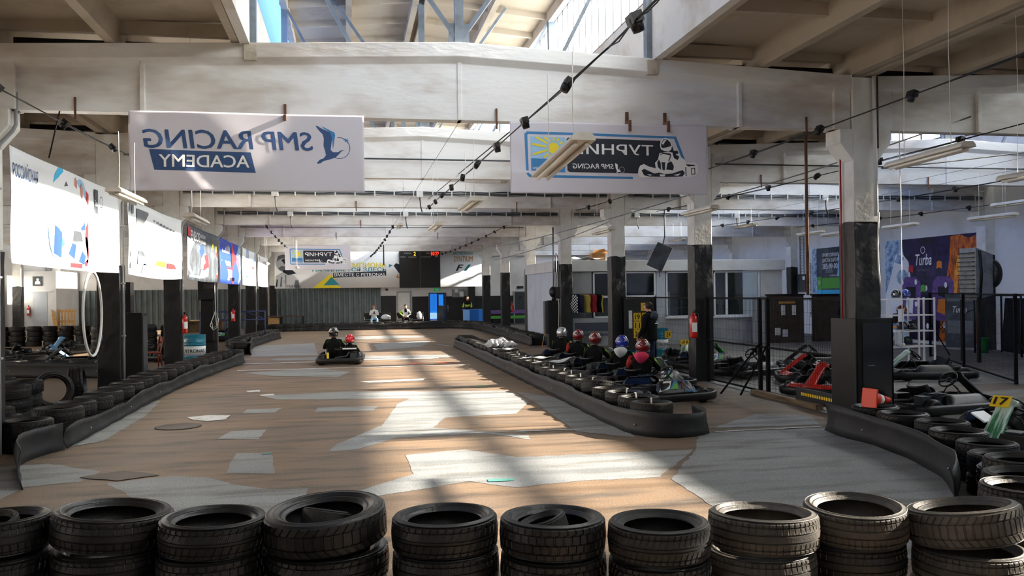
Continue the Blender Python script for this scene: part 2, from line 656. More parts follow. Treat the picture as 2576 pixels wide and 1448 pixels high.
# ---------------------------------------------------------------- setting: floor
b = MB()
b.add([(-34, -7, 0), (7.2, -7, 0), (7.2, 62, 0), (-34, 62, 0)], [(0, 1, 2, 3)], 0)
b.add([(7.2, -7, 0), (26, -7, 0), (26, 62, 0), (7.2, 62, 0)], [(0, 1, 2, 3)], 2)
PATCH = {
    'P1': [(-2.52, 9.73), (-1.93, 9.94), (-1.53, 9.78), (-1.14, 9.29), (-0.8, 9.02), (-0.43, 8.97), (-0.46, 8.4), (-0.67, 7.2), (-1.65, 7.2), (-2.11, 8.99)],
    'P2': [(-4.24, 10.94), (-3.51, 11.05), (-2.76, 10.41), (-2.83, 9.86), (-3.33, 9.73), (-3.36, 8.67), (-4.4, 8.2)],
    'P3': [(-1.4, 11.17), (-0.96, 11.12), (-0.83, 9.78), (-1.36, 9.95)],
    'P4': [(0.64, 10.52), (1.39, 10.73), (1.92, 10.06), (4.11, 10.02), (3.16, 8.62), (2.27, 8.64), (1.62, 8.5), (1.19, 8.91), (0.24, 8.45), (-0.06, 8.58), (0.66, 9.4)],
    'P5': [(4.64, 11.12), (5.83, 11.15), (6.7, 11.1), (7.2, 10), (7.2, 4.2), (4.97, 4.16), (3.22, 6.57), (3.19, 7.36), (3.24, 8.5), (4.14, 10.02)],
    'P6': [(-0.2, 11.5), (0.45, 12.99), (0.82, 15.5), (1.35, 16.91), (3.13, 16.72), (3.11, 15.12), (2.62, 13.69), (1.45, 13.55), (1.17, 12.6), (2.37, 11.55), (2.33, 11.23), (1.87, 11.86), (0.62, 11.85), (0.08, 11.07), (-0.26, 11.02)],
    'P7': [(-1.73, 17.49), (-0.02, 17.68), (3.06, 16.95), (2.88, 15.8), (0.13, 16.42), (-1.33, 16.73)],
    'P8': [(-1.75, 15.42), (-1.16, 15.47), (-1.25, 14.87), (-1.76, 14.92)], 'P9': [(-0.56, 15.35), (0.46, 15.22), (0.38, 14.71), (-0.6, 14.74)],
    'P10': [(-1.7, 13.0), (-1.21, 13.05), (-1.23, 12.18), (-1.8, 12.33)], 'P11': [(-2.68, 22.77), (-0.95, 23.75), (-0.01, 22.23), (-0.29, 20.92), (-1.91, 21.75)],
    'P12': [(-3.65, 34.88), (-1.43, 35.91), (-1.02, 28.73), (-3.13, 28.78)], 'P14': [(3.2, 15.12), (3.2, 16.72), (3.72, 15.55), (3.83, 12.06), (3.72, 11.03), (3.08, 11.71)],
    'P15': [(0.9, 34.09), (2.05, 35.33), (3.29, 35.72), (2.57, 31.85), (0.94, 30.63)], 'P16': [(-3.9, 16.5), (-3.5, 17.2), (-3.3, 15), (-3.3, 12.6), (-3.6, 12.2)],
    'P17': [(-1.0, 40), (1.6, 41), (3.4, 40), (3.2, 38.4), (-.8, 38)], 'P18': [(-2.4, 27.6), (-.2, 28.0), (3.0, 27.4), (3.2, 26.3), (-2.2, 26.8)],
    'P19': [(5.0, 11.5), (6.2, 12.6), (6.9, 12.2), (6.6, 11.4)]}
from mathutils.geometry import tessellate_polygon


def floor_poly(p, mi, z):
    # slightly ragged outline
    q = []
    for i, a in enumerate(p):
        c = p[(i + 1) % len(p)]
        n = max(1, int(math.dist(a, c) / .12))
        for k in range(n):
            t = k / n
            j = .012 if k else 0
            q.append((a[0] + (c[0] - a[0]) * t + random.uniform(-j, j), a[1] + (c[1] - a[1]) * t + random.uniform(-j, j) * 2))
    for t in tessellate_polygon([[Vector((x, y, 0)) for x, y in q]]):
        P3 = [q[i] for i in t]
        if (P3[1][0] - P3[0][0]) * (P3[2][1] - P3[0][1]) - (P3[1][1] - P3[0][1]) * (P3[2][0] - P3[0][0]) < 0:
            P3.reverse()
        b.add([(x, y, z) for x, y in P3], [(0, 1, 2)], mi)


for i, (k, p) in enumerate(PATCH.items()):
    floor_poly(p, 1, .002 + .0002 * i)
for p in ([(-2.59, 14.68), (-2.31, 14.84), (-1.93, 14.73), (-1.93, 14.27), (-2.2, 14.13), (-2.49, 14.43)], [(-2.1, 18.4), (-1.85, 18.5), (-1.8, 18.2), (-2.0, 18.1)], [(-1.75, 17.6), (-1.5, 17.7), (-1.45, 17.45), (-1.7, 17.4)],
          [(-3.3, 25.9), (-.9, 25.9), (-.9, 25.7), (-3.3, 25.7)], [(-2.9, 23.6), (3.2, 23.4), (3.2, 23.3), (-2.9, 23.45)], [(.9, 12.02), (3.7, 11.86), (3.7, 11.82), (.9, 11.98)], [(4.9, 11.2), (6.5, 11.25), (6.5, 11.19), (4.9, 11.14)],
          [(3.2, 33), (3.9, 31), (3.96, 31), (3.3, 33)], [(.2, 19.6), (1.7, 19.9), (1.6, 19.5), (.4, 19.3)], [(.3, 26.3), (2.6, 26.3), (2.6, 25.9), (.4, 25.9)]):
    floor_poly(p, 3, .008)
floor_poly([(1.39, 8.92), (1.67, 8.91), (1.65, 8.8), (1.38, 8.81)], 4, .009)
floor_poly([(-1.08, 11.08), (-.97, 11.08), (-.97, 11.0), (-1.08, 11.0)], 4, .009)
floor_poly([(2.55, 18.0), (2.75, 18.1), (2.85, 17.7), (2.5, 17.7)], 6, .009)
for xx in (1.55, 2.35):
    floor_poly([(xx, 24.2), (xx + .2, 24.6), (xx + .55, 24.3), (xx + .2, 24.0)], 5, .009)
floor_poly([(-2.9, 10.1), (-2.5, 10.35), (-2.05, 10.0), (-2.45, 9.8)], 7, .009)
for p in ([(10, 12.5), (12.2, 13.6), (13.6, 12.4), (11.5, 11.4)], [(10.6, 15.2), (13, 15.4), (13.6, 14.6), (11, 14.2)]):
    floor_poly(p, 7, .003)
struct(b.build('floor', ['asphalt_brown', 'concrete_patch', 'concrete_pit', 'line_paint', 'paint_teal', 'paint_red', 'paint_green', 'floor_stain']))
b = MB()
b.lathe([(.33, 0), (.33, .006), (.30, .01), (.29, .007), (0, .008)], 32)
tag(b.build('manhole_cover', 'iron_cover', loc=(-2.54, 13.68, .004)), 'round dark iron manhole cover set in the brown track', 'manhole cover')

# ---------------------------------------------------------------- setting: columns, girders, roof
XR, XL, HALF = 7.5, -4.5, 5.8
GY = [11.776 + 6 * n for n in range(-1, 8)]
NAVES = (-10.5, 1.5, 13.5)


def gtop(x):
    return 5.08 + .25 * (1 - abs(x) / HALF)


def girder(xm, y):
    b = MB()
    prof = lambda zt: [(-.10, 4.29), (.10, 4.29), (.10, zt - .27), (.19, zt - .19), (.19, zt), (-.19, zt), (-.19, zt - .19), (-.10, zt - .27)]
    secs = [(x, prof(gtop(x))) for x in (-HALF, -2.9, 0, 2.9, HALF)]
    vs = [(x, p[0], p[1]) for x, pr in secs for p in pr]
    n = 8
    fs = [(i * n + j, i * n + (j + 1) % n, (i + 1) * n + (j + 1) % n, (i + 1) * n + j) for i in range(4) for j in range(n)]
    fs += [tuple(range(n)), tuple(reversed(range(4 * n, 5 * n)))]
    b.add(vs, fs)
    for x in (-5.66, -4.05, 4.05, 5.66):
        b.box(x - .03 if abs(x) < 5 else x - .13, x + .03 if abs(x) < 5 else x + .13, -.16, .16, 4.29, gtop(x) - .1)
    b.box(-.03, .03, -.115, .115, 4.29, 5.1)
    return struct(b.build('girder_beam', 'beam_paint', loc=(xm, y, 0), bevel=.008))


def column(x, y, top, capL, capR, zb):
    b = MB()
    jit = lambda: random.uniform(-.006, .006)
    b.box(-.2, .2, -.2, .2, zb, 5.05, 0)
    for s in (-1, 1):
        b.add([(s * .2, -.2, 3.82), (s * .41, -.2, 4.08), (s * .41, -.2, 4.29), (s * .2, -.2, 4.29),
               (s * .2, .2, 3.82), (s * .41, .2, 4.08), (s * .41, .2, 4.29), (s * .2, .2, 4.29)],
              [(0, 1, 2, 3), (7, 6, 5, 4), (0, 4, 5, 1), (1, 5, 6, 2), (2, 6, 7, 3), (3, 7, 4, 0)] if s > 0 else
              [(3, 2, 1, 0), (4, 5, 6, 7), (1, 5, 4, 0), (2, 6, 5, 1), (3, 7, 6, 2), (0, 4, 7, 3)], 0)
    # rough black-painted foot
    ring = []
    nz = 14
    for k in range(nz + 1):
        z = zb * k / nz
        for (u, v) in [(-1, -1), (-.33, -1), (.33, -1), (1, -1), (1, -.33), (1, .33), (1, 1), (.33, 1), (-.33, 1), (-1, 1), (-1, .33), (-1, -.33)]:
            ring.append((u * .208 + jit(), v * .208 + jit(), z + (random.uniform(-.04, .03) if k == nz else 0)))
    b.add(ring, [(k * 12 + j, k * 12 + (j + 1) % 12, (k + 1) * 12 + (j + 1) % 12, (k + 1) * 12 + j) for k in range(nz) for j in range(12)], 1)
    return struct(b.build('column', ['white_concrete', 'black_paint'], loc=(x, y, 0), bevel=.012))


for y in GY:
    for xm in NAVES:
        girder(xm, y)
    for x in (-16.5, XL, XR, 19.5):
        column(x, y, 5.05, 1, 1, 2.92 if x > 0 else 2.55)

# roof: ribbed slabs either side of each monitor
b = MB()
for xm in NAVES:
    for s in (-1, 1):
        x0, x1 = 2.86, 5.98
        z0, z1 = gtop(x0) + .33, gtop(x1) + .33
        e = [(xm + s * x0, z0), (xm + s * x1, z1)]
        vs = [(x, y, z + dz) for dz in (0, .1) for (x, z) in e for y in (-7, 54.2)]
        b.add(vs, [(0, 1, 3, 2), (4, 6, 7, 5), (0, 4, 5, 1), (2, 3, 7, 6)] if s < 0 else [(2, 3, 1, 0), (5, 7, 6, 4), (1, 5, 4, 0), (6, 7, 3, 2)])
        for lx, hw in ((2.92, .07), (4.42, .09), (5.87, .1)):
            zt = gtop(lx) + .34
            x = xm + s * lx
            vs = [(x - hw, y, zt) for y in (-7, 54)] + [(x + hw, y, zt) for y in (-7, 54)] + [(x - hw * .7, y, zt - .33) for y in (-7, 54)] + [(x + hw * .7, y, zt - .33) for y in (-7, 54)]
            b.add(vs, [(0, 1, 5, 4), (4, 5, 7, 6), (6, 7, 3, 2), (0, 4, 6, 2), (1, 3, 7, 5)])
        y = -6.2
        while y < 54:
            zt = gtop(4.4) + .34
            b.box(xm + s * 4.4 - 1.5, xm + s * 4.4 + 1.5, y - .05, y + .05, zt - .17, zt)
            y += 2.0
struct(b.build('ceiling', 'ceiling_cream'))
# monitors: upstand, glazing, ribbed lid, steel frames
for xm in NAVES:
    b = MB()
    for s in (-1, 1):
        x = xm + s * 2.79
        b.box(x - .06, x + .06, -7, 54.2, 5.19, 6.1)
        b.box(x - .06, x + .06, -7, 54.2, 7.66, 7.78)
    struct(b.build('trim_1', 'white_concrete'))
    b = MB()
    for s in (-1, 1):
        vs = [(xm + s * x, y, z) for (x, z) in ((0, 8.05), (3.3, 7.75), (3.3, 7.85), (0, 8.15)) for y in (-7, 54.2)]
        b.add(vs, [(0, 1, 3, 2), (4, 5, 7, 6), (2, 3, 5, 4)] if s < 0 else [(2, 3, 1, 0), (6, 7, 5, 4), (4, 5, 3, 2)])
        for lx in (.12, 1.45, 2.7):
            zt = 8.05 - .09 * lx
            b.box(xm + s * lx - .06, xm + s * lx + .06, -7, 54, zt - .22, zt)
        y = -6.5
        while y < 54:
            b.add([(xm + s * x, yy, z + dz) for x, z in ((.1, 8.04), (2.72, 7.80)) for dz in (-.12, .01) for yy in (y - .03, y + .03)],
                  [(0, 1, 5, 4), (2, 6, 7, 3), (0, 4, 6, 2), (1, 3, 7, 5)])
            y += 1.35
    struct(b.build('ceiling_lantern', 'ceiling_cream'))
    for s, gm in ((1, 'clear_glass'), (-1, 'blue_sheet')):
        x = xm + s * 2.79
        f = MB()
        if s > 0:
            y = -7
            far = xm > 5
            while y < 54:
                f.box(x - .012, x + .012, y - (.03 if far else .006), y + (.03 if far else .006), 6.1, 7.66)
                y += .84 if far else .42
            if far:
                f.box(x - .05, x + .05, -7, 54.2, 6.78, 6.95)
        f.box(x - .04, x + .04, -7, 54.2, 6.08, 6.14)
        f.box(x - .04, x + .04, -7, 54.2, 7.6, 7.68)
        for y in GY:
            f.box(x - .07, x + .07, y - .07, y + .07, 6.1, 7.66)
        wf = struct(f.build('window_%d' % (NAVES.index(xm) * 2 + (1 if s > 0 else 2)), 'dark_grey_metal'))
        g = MB()
        if s > 0:
            g.add([(x, -7, 6.1), (x, 54.2, 6.1), (x, 54.2, 7.66), (x, -7, 7.66)], [(0, 1, 2, 3)])
        else:
            n = 612
            vs = []
            for i in range(n):
                yy = -7 + i * .1
                dx = (.03, .03, -.0, -.0)[i % 4]
                vs += [(x + dx, yy, 6.1), (x + dx, yy, 7.66)]
            g.add(vs, [(2 * i, 2 * i + 2, 2 * i + 3, 2 * i + 1) for i in range(n - 1)])
        g.build('pane', 'dim_left_glass' if (s > 0 and xm < 0) else gm, wf)
    for y in GY:
        f = MB()
        for s in (-1, 1):
            f.box(xm + s * 2.72 - .07, xm + s * 2.72 + .07, y - .17, y - .03, 5.0, 7.75)
            f.box(xm + s * 2.72 - .08, xm + s * 2.72 + .08, y - .22, y - .1, 4.98, 5.18, 1)
            f.tube([(xm + s * 1.45, y - .1, 5.26), (xm + s * 2.7, y - .1, 7.7)], .035, 4, smooth=False)
            f.tube([(xm + s * .05, y - .1, 5.42), (xm + s * 1.75, y - .1, 7.85)], .04, 4, smooth=False)
        f.box(xm - .06, xm + .06, y - .14, y - .06, 5.3, 8.0)
        f.box(xm - .14, xm + .14, y - .12, y - .08, 5.32, 5.6)
        struct(f.build('trim_2', ['truss_paint', 'stained_concrete']))
# black strip on short struts behind the girder heads
b = MB()
for y in GY[:4]:
    for a, c in ((XL + .3, -1.4), (4.4, XR - .2), (XR + .2, 10.6), (-7.6, XL - .2)):
        b.box(a, c, y + .3, y + .42, 5.2, 5.3)
        for k in range(4):
            x = a + (c - a) * (k + .5) / 4
            b.box(x - .02, x + .02, y + .3, y + .34, 5.05, 5.22)
struct(b.build('trim_3', 'black_steel'))

# walls
b = MB()
b.box(-17.4, 19.9, -3.3, -3.0, 0, 9, 0)  # unseen wall behind the camera, added to cut the frontal light
struct(b.build('unseen_wall_front', ['wall_white']))
b = MB()
b.box(-30, 21, 54.0, 54.3, 0, 9, 0)
b.box(1.86, 2.82, 53.97, 54.0, 0, 1.84, 1)
b.box(3.82, 4.82, 53.97, 54.0, 0, 1.78, 1)
b.box(5.95, 20, 53.97, 54.0, 0, 1.76, 1)
struct(b.build('wall_back', ['wall_white', 'wainscot_black']))
b = MB()
b.box(19.62, 19.9, -7, 54.2, 0, 5.6, 0)
struct(b.build('wall_right', ['wall_white']))
b = MB()
b.box(-17.4, -17.1, -7, 54.2, 0, 5.6, 0)
struct(b.build('wall_left', ['wall_white']))
b = MB()
b.box(-17.1, -15.4, 50, 53.9, 0, 3.4, 0)
b.box(-16.55, -15.85, 49.985, 50, .02, 2.25, 1)
b.box(-16.86, -15.6, 49.97, 50, 2.28, 2.33, 1)
struct(b.build('wall_left_annex', ['wall_white', 'panel_blue_grey']))
# corrugated cladding of the back wall
b = MB()
x, vs, k = -15.4, [], 0
while x < 1.84:
    w_ = (.14, .03, .11, .03)[k % 4]
    d = (.0, .0, .085, .085)[k % 4]
    vs += [(x, 53.98 - d, 0), (x, 53.98 - d, 2.36)]
    x += w_
    k += 1
b.add(vs, [(2 * i, 2 * i + 2, 2 * i + 3, 2 * i + 1) for i in range(len(vs) // 2 - 1)])
b.box(1.8, 1.88, 53.9, 54, 0, 2.38, 0)
struct(b.build('trim_4', 'cladding_grey'))
# the painted bay left of the cladding with its extinguisher
b = MB()
b.box(-5.0, -4.28, 53.88, 53.97, 0, 2.36, 0)
b.box(-5.0, -4.28, 53.86, 53.89, 1.0, 1.75, 1)
struct(b.build('trim_5', ['panel_light', 'wall_white']))
# doors
b = MB()
b.box(2.86, 3.76, 53.93, 53.99, 0, 2.12, 0)
b.box(2.95, 3.67, 53.90, 53.94, .03, 2.03, 1)
d1 = struct(b.build('door_1', ['panel_grey', 'panel_light'], bevel=.008))
MB().tube([(3.03, 53.86, 1.0), (3.03, 53.9, 1.0)], .03).build('door_knob', 'steel', d1)
b = MB()
b.box(4.84, 4.9, 53.9, 53.99, 0, 2.0)
b.box(5.84, 5.92, 53.86, 53.99, 0, 2.0)
b.box(4.84, 5.92, 53.9, 53.99, 1.94, 2.0)
b.box(5.34, 5.38, 53.9, 53.97, 0, 1.95)
d2 = struct(b.build('door_2', 'blue_steel'))
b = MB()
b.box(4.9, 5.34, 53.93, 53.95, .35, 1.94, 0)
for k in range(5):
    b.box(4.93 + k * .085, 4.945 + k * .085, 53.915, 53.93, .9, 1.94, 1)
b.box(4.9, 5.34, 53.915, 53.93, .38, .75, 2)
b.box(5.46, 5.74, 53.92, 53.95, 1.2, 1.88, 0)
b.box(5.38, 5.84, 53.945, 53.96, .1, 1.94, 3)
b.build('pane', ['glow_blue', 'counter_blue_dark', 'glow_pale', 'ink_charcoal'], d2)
MB().tube([(5.98, 53.86, .8), (6.02, 53.8, .8), (6.02, 53.8, 1.2), (5.98, 53.86, 1.2)], .018).build('door_handle', 'steel', d2)
b = MB()
b.box(10.2, 11.0, 53.92, 53.99, 0, 2.05, 0)
b.box(10.28, 10.92, 53.9, 53.94, .02, 1.98, 1)
d3 = struct(b.build('door_3', ['panel_grey', 'dark_grey_metal'], bevel=.006))
b = MB()
b.box(10.52, 10.72, 53.88, 53.9, 1.55, 1.72)
b.build('door_plate', 'black_board', d3)
tag(MB().box(10.45, 10.85, 53.93, 53.98, 2.2, 2.36).build('door_sign', 'black_board'), 'small black sign plate above the grey door at the back right', 'sign')
# ---------------------------------------------------------------- tyres
def tyre_mesh(style, Rr, w, rb, nb, mat, deep=.006):
    """a hollow tyre lying flat: z from 0 to w; style = tread pattern, nb = blocks round the tread"""
    h = w / 2
    side = Rr - rb
    top = [(rb, .60), (rb + .006, .70), (rb + .016, .74), (rb + .02, .80), (rb + .03, .81), (rb + .034, .88), (rb + .45 * side, .97), (rb + .47 * side, .995), (rb + .52 * side, .995), (rb + .55 * side, .97),
           (rb + .78 * side, .93), (rb + .8 * side, .95), (rb + .83 * side, .92), (Rr - .018, .86)]
    tread = []
    if style == 'ribs':
        cuts = (.62, .22, -.22, -.62)
    elif style == 'sipes':
        cuts = (.58, .1, -.1, -.58)
    elif style == 'blocks':
        cuts = (.5, 0, -.5)
    elif style == 'slick':
        cuts = ()
    else:
        cuts = (.4, -.4)
    zz = [(.80, 0)]
    for c in cuts:
        zz += [(c + .055, 0), (c + .035, 1), (c - .035, 1), (c - .055, 0)]
    zz += [(-.80, 0)]
    prof = [(r, z * h, None) for r, z in top]
    for z, g in zz:
        prof.append((Rr - .007 * abs(z) - (deep * 1.2 if g else 0), z * h, z))
    prof += [(r, -z * h, None) for r, z in reversed(top)]
    prof += [(rb + .012, -.5 * h, None), (Rr - .05, -.78 * h, None), (Rr - .028, -.5 * h, None), (Rr - .022, 0, None), (Rr - .028, .5 * h, None), (Rr - .05, .78 * h, None), (rb + .012, .5 * h, None)]
    k = len(prof)
    vs, d = [], 2 * math.pi / nb
    cols = ((0, 0), (.70, 0), (.78, 1), (.94, 1)) if nb > 20 else ((0, 0), (.5, 0))
    for i in range(nb):
        for fr, gr in cols:
            for r, z, t in prof:
                a = (i + fr) * d
                rr = r
                if t is not None:
                    if style == 'chevron':
                        a += d * 1.6 * abs(t)
                    elif style == 'blocks':
                        a += d * (.5 if -.5 < t < 0 or t > .5 else 0)
                    elif style == 'sipes':
                        a += d * .9 * t
                    if gr and (abs(t) > .5 or style in ('blocks', 'chevron')):
                        rr -= deep
                vs.append((rr * math.cos(a), rr * math.sin(a), z + h))
    n = nb * len(cols)
    fs = [(i * k + j, ((i + 1) % n) * k + j, ((i + 1) % n) * k + (j + 1) % k, i * k + (j + 1) % k) for i in range(n) for j in range(k)]
    me = bpy.data.meshes.new('tyre')
    me.from_pydata(vs, [], fs)
    me.materials.append(MATS[mat])
    me.polygons.foreach_set('use_smooth', [True] * len(fs))
    me.update()
    bm = bmesh.new()
    bm.from_mesh(me)
    bmesh.ops.recalc_face_normals(bm, faces=bm.faces)
    for e in bm.edges:
        if len(e.link_faces) == 2 and e.calc_face_angle(0) > .7:
            e.smooth = False
    bm.to_mesh(me)
    bm.free()
    return me


TY = {}
for key, st, Rr, w_, rb, nb, mt in (
        ('f0', 'ribs', .30, .185, .205, 46, 'rubber'), ('f1', 'sipes', .27, .18, .185, 44, 'rubber'), ('f2', 'chevron', .322, .19, .2, 42, 'rubber'), ('f3', 'blocks', .27, .185, .178, 40, 'rubber'),
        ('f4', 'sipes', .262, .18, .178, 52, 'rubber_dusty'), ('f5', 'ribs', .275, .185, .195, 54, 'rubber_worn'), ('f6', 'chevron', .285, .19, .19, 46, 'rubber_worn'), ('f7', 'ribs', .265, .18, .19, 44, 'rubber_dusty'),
        ('sl', 'slick', .29, .195, .195, 20, 'rubber_dusty'), ('m0', 'sipes', .30, .2, .2, 36, 'rubber_dusty'), ('m1', 'chevron', .31, .2, .205, 32, 'rubber'), ('m2', 'blocks', .29, .195, .195, 30, 'rubber_dusty'), ('m3', 'ribs', .30, .2, .2, 26, 'rubber'),
        ('l0', 'sipes', .30, .2, .2, 14, 'rubber'), ('l1', 'chevron', .31, .2, .2, 14, 'rubber_dusty')):
    TY[key] = tyre_mesh(st, Rr, w_, rb, nb, mt)


def tyre(key, x, y, z, label, group, tilt=(0, 0), rz=None):
    o = put('tyre', TY[key], None, (x, y, z), (tilt[0], tilt[1], random.uniform(0, 6.28) if rz is None else rz))
    return tag(o, label, 'tyre', group)


# foreground row of stacks, four high (left to right in the photo)
FRONT = [  # x, y, variant, tilt, what is inside, radius, look
    (-1.92, 5.24, 'f0', (.02, .03), 1, .27, 'with a smaller tyre inside'),
    (-1.33, 5.22, 'f0', (-.05, -.06), 0, .315, 'ribbed, with chalk letters'),
    (-.75, 5.0, 'f1', (-.02, .0), 0, .285, 'with an empty black hollow'),
    (-.14, 4.97, 'f2', (-.05, -.07), 1, .335, 'large, with chunky winter tread'),
    (.50, 4.75, 'f1', (.0, -.01), 0, .287, 'empty, left of the middle'),
    (1.06, 4.56, 'f3', (.0, .02), 1, .282, 'square-blocked, a small tyre inside'),
    (1.59, 4.36, 'f4', (.0, .0), 0, .266, 'with slanted shoulder grooves'),
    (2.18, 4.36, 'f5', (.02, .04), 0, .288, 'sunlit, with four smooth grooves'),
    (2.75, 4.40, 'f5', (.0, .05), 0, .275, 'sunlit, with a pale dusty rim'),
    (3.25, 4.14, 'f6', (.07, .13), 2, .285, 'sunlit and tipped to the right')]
VR = dict(f0=.30, f1=.27, f2=.322, f3=.27, f4=.262, f5=.275, f6=.285, f7=.265)
for i, (x, y, k, tl, ins, rad, look) in enumerate(FRONT):
    z = 0
    for lv in range(4):
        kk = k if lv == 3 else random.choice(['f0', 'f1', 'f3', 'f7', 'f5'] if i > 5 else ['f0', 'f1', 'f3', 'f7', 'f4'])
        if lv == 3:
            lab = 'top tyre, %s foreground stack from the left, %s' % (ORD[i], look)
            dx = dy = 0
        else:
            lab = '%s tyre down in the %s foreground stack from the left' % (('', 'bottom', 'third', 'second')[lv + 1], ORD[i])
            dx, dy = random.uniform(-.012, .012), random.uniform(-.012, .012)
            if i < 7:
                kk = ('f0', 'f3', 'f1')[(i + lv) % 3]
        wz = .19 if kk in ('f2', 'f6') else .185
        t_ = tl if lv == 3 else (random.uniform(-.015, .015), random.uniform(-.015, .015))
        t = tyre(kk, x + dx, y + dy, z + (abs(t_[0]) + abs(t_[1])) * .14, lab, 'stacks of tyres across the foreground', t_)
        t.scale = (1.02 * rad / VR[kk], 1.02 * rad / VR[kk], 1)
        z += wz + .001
    if ins == 1:
        s = put('tyre', TY['sl'], None, (x - .02, y + .03, z - .15), (.25, -.15, i))
        s.scale = (.48, .48, .7)
        tag(s, 'small smooth tyre lying inside the %s foreground stack from the left' % ORD[i], 'tyre', 'small tyres inside the foreground stacks')
    if ins == 2:
        b = MB()
        b.tube([(0, 0, 0), (.1, -.02, .01), (.16, -.05, -.02)], [.055, .06, .05], 14, cap=False)
        tag(b.build('rubber_roll', 'rubber_worn', loc=(x - .06, y, z - .07), rot=(0, .5, .3), solid=.008), 'pale roll of rubber inside the tipped sunlit foreground tyre', 'rubber roll')
# right-hand curve of stacks, running back from the foreground to the column cabinet
CURVE = [(3.95, 4.5, 4, 'f7'), (4.42, 4.98, 3, 'f4'), (4.82, 5.5, 3, 'm0'), (5.22, 6.02, 3, 'm2'), (5.62, 6.54, 2, 'm1'), (5.98, 7.1, 2, 'm0'), (6.3, 7.7, 2, 'm2'), (6.5, 8.36, 2, 'm3'), (6.78, 9.02, 2, 'm0'), (6.74, 9.7, 2, 'm1'), (6.8, 10.38, 2, 'm3')]
for i, (x, y, n, k) in enumerate(CURVE):
    for lv in range(n):
        lab = '%s tyre, %s stack of the right-hand curve counted from the foreground' % (('bottom', 'second', 'third', 'fourth')[lv] if lv < n - 1 else 'top', ORD[i])
        tyre(k if lv == n - 1 else random.choice(('m0', 'm2', 'm3')), x + random.uniform(-.02, .02), y + random.uniform(-.02, .02), lv * .197, lab, 'tyre stacks of the right-hand curve')
# double row along the pit lane (right side of the track): white straps on the top layer
RY = 11.55
ry = []
while RY < 31.6:
    ry.append(RY)
    RY += .635 + random.uniform(0, .02)
LOOP = [(.011 * math.cos(a), .011 * math.sin(a)) for a in (0, 2.1, 4.2)]


def strap(par, w_, rmid, ang):
    """a white nylon tie looped over the tyre's wall"""
    c, s = math.cos(ang), math.sin(ang)
    pr = [(rmid + .125, -.004), (rmid + .115, w_ * .8), (rmid + .06, w_ + .012), (rmid - .01, w_ + .012), (rmid - .045, w_ * .78), (rmid - .05, w_ * .3)]
    b = MB()
    q = .012
    for i in range(len(pr) - 1):
        (r0, z0), (r1, z1) = pr[i], pr[i + 1]
        vs = [(r * c - t * s, r * s + t * c, z) for r, z in ((r0, z0), (r1, z1)) for t in (-q, q)]
        b.add(vs, [(0, 1, 3, 2)])
    return b.build('cable_tie', 'white_cable', par, solid=.004)


for i, y in enumerate(ry):
    x = 4.13 + .03 * math.sin(i * 1.3)
    key = ('m0', 'm1', 'm3', 'm2')[i % 4]
    if y > 22:
        key = ('l0', 'l1')[i % 2]
    tyre('l0', x, y, 0, 'lower tyre, %s from the near end of the pit barrier' % ORD[i], 'lower tyres of the pit barrier')
    ttl = (-.16, .1) if i == 4 else (random.uniform(-.02, .02), random.uniform(-.02, .02))
    t = tyre(key, x, y, .205 if i != 4 else .235, 'upper tyre, %s from the near end of the pit barrier%s' % (ORD[i] if i < len(ORD) else 'last', ', tipped up' if i == 4 else ''), 'top tyres of the pit barrier', ttl, rz=0)
    if i < 20 and i not in (3, 4):
        strap(t, .2, .235, 1.25 + .2 * math.sin(i * 2.2))
for i, (x, y, z, s) in enumerate(((4.05, 22.6, .42, 1.2), (4.2, 19.2, .43, 1.35), (4.3, 18.0, .43, 1.5))):
    b = MB()

    def rag(u, v, s=s):
        return ((u - .5) * .5 * s + .05 * math.sin(v * 7), (v - .5) * .34 + .04 * math.sin(u * 9), .018 * math.sin(u * 9 + v * 3) + .015 * math.cos(v * 8) + (.09 * max(0, u - .7) / .3 if i == 2 else 0))
    b.grid(rag, 14, 8)
    tag(b.build('cloth_rag', 'grey_bag', loc=(x, y, z + .03), solid=.006), ('crumpled white sheeting piled on the far part of the pit barrier', 'pale sheeting draped over the middle of the pit barrier', 'silver sheet curling off the pit barrier beside the silver-helmet kart')[i], 'sheeting')
b = MB()
for k, (a, c, h) in enumerate(((0, 0, .16), (.28, .1, .2), (.5, -.05, .12))):
    b.ball((a, c, h * .5), (.19, .15, h * .8), 22, 14, f=lambda p, d: (p[0] + .03 * math.sin(p[2] * 50 + p[1] * 20), p[1] + .03 * math.sin(p[0] * 45), max(p[2] + .025 * math.sin(p[0] * 40 + p[1] * 33), 0)))
tag(b.build('plastic_bag', 'grey_bag', loc=(3.95, 24.2, .41)), 'heap of white plastic bags on the pit barrier, farther than the sheeting', 'bags')

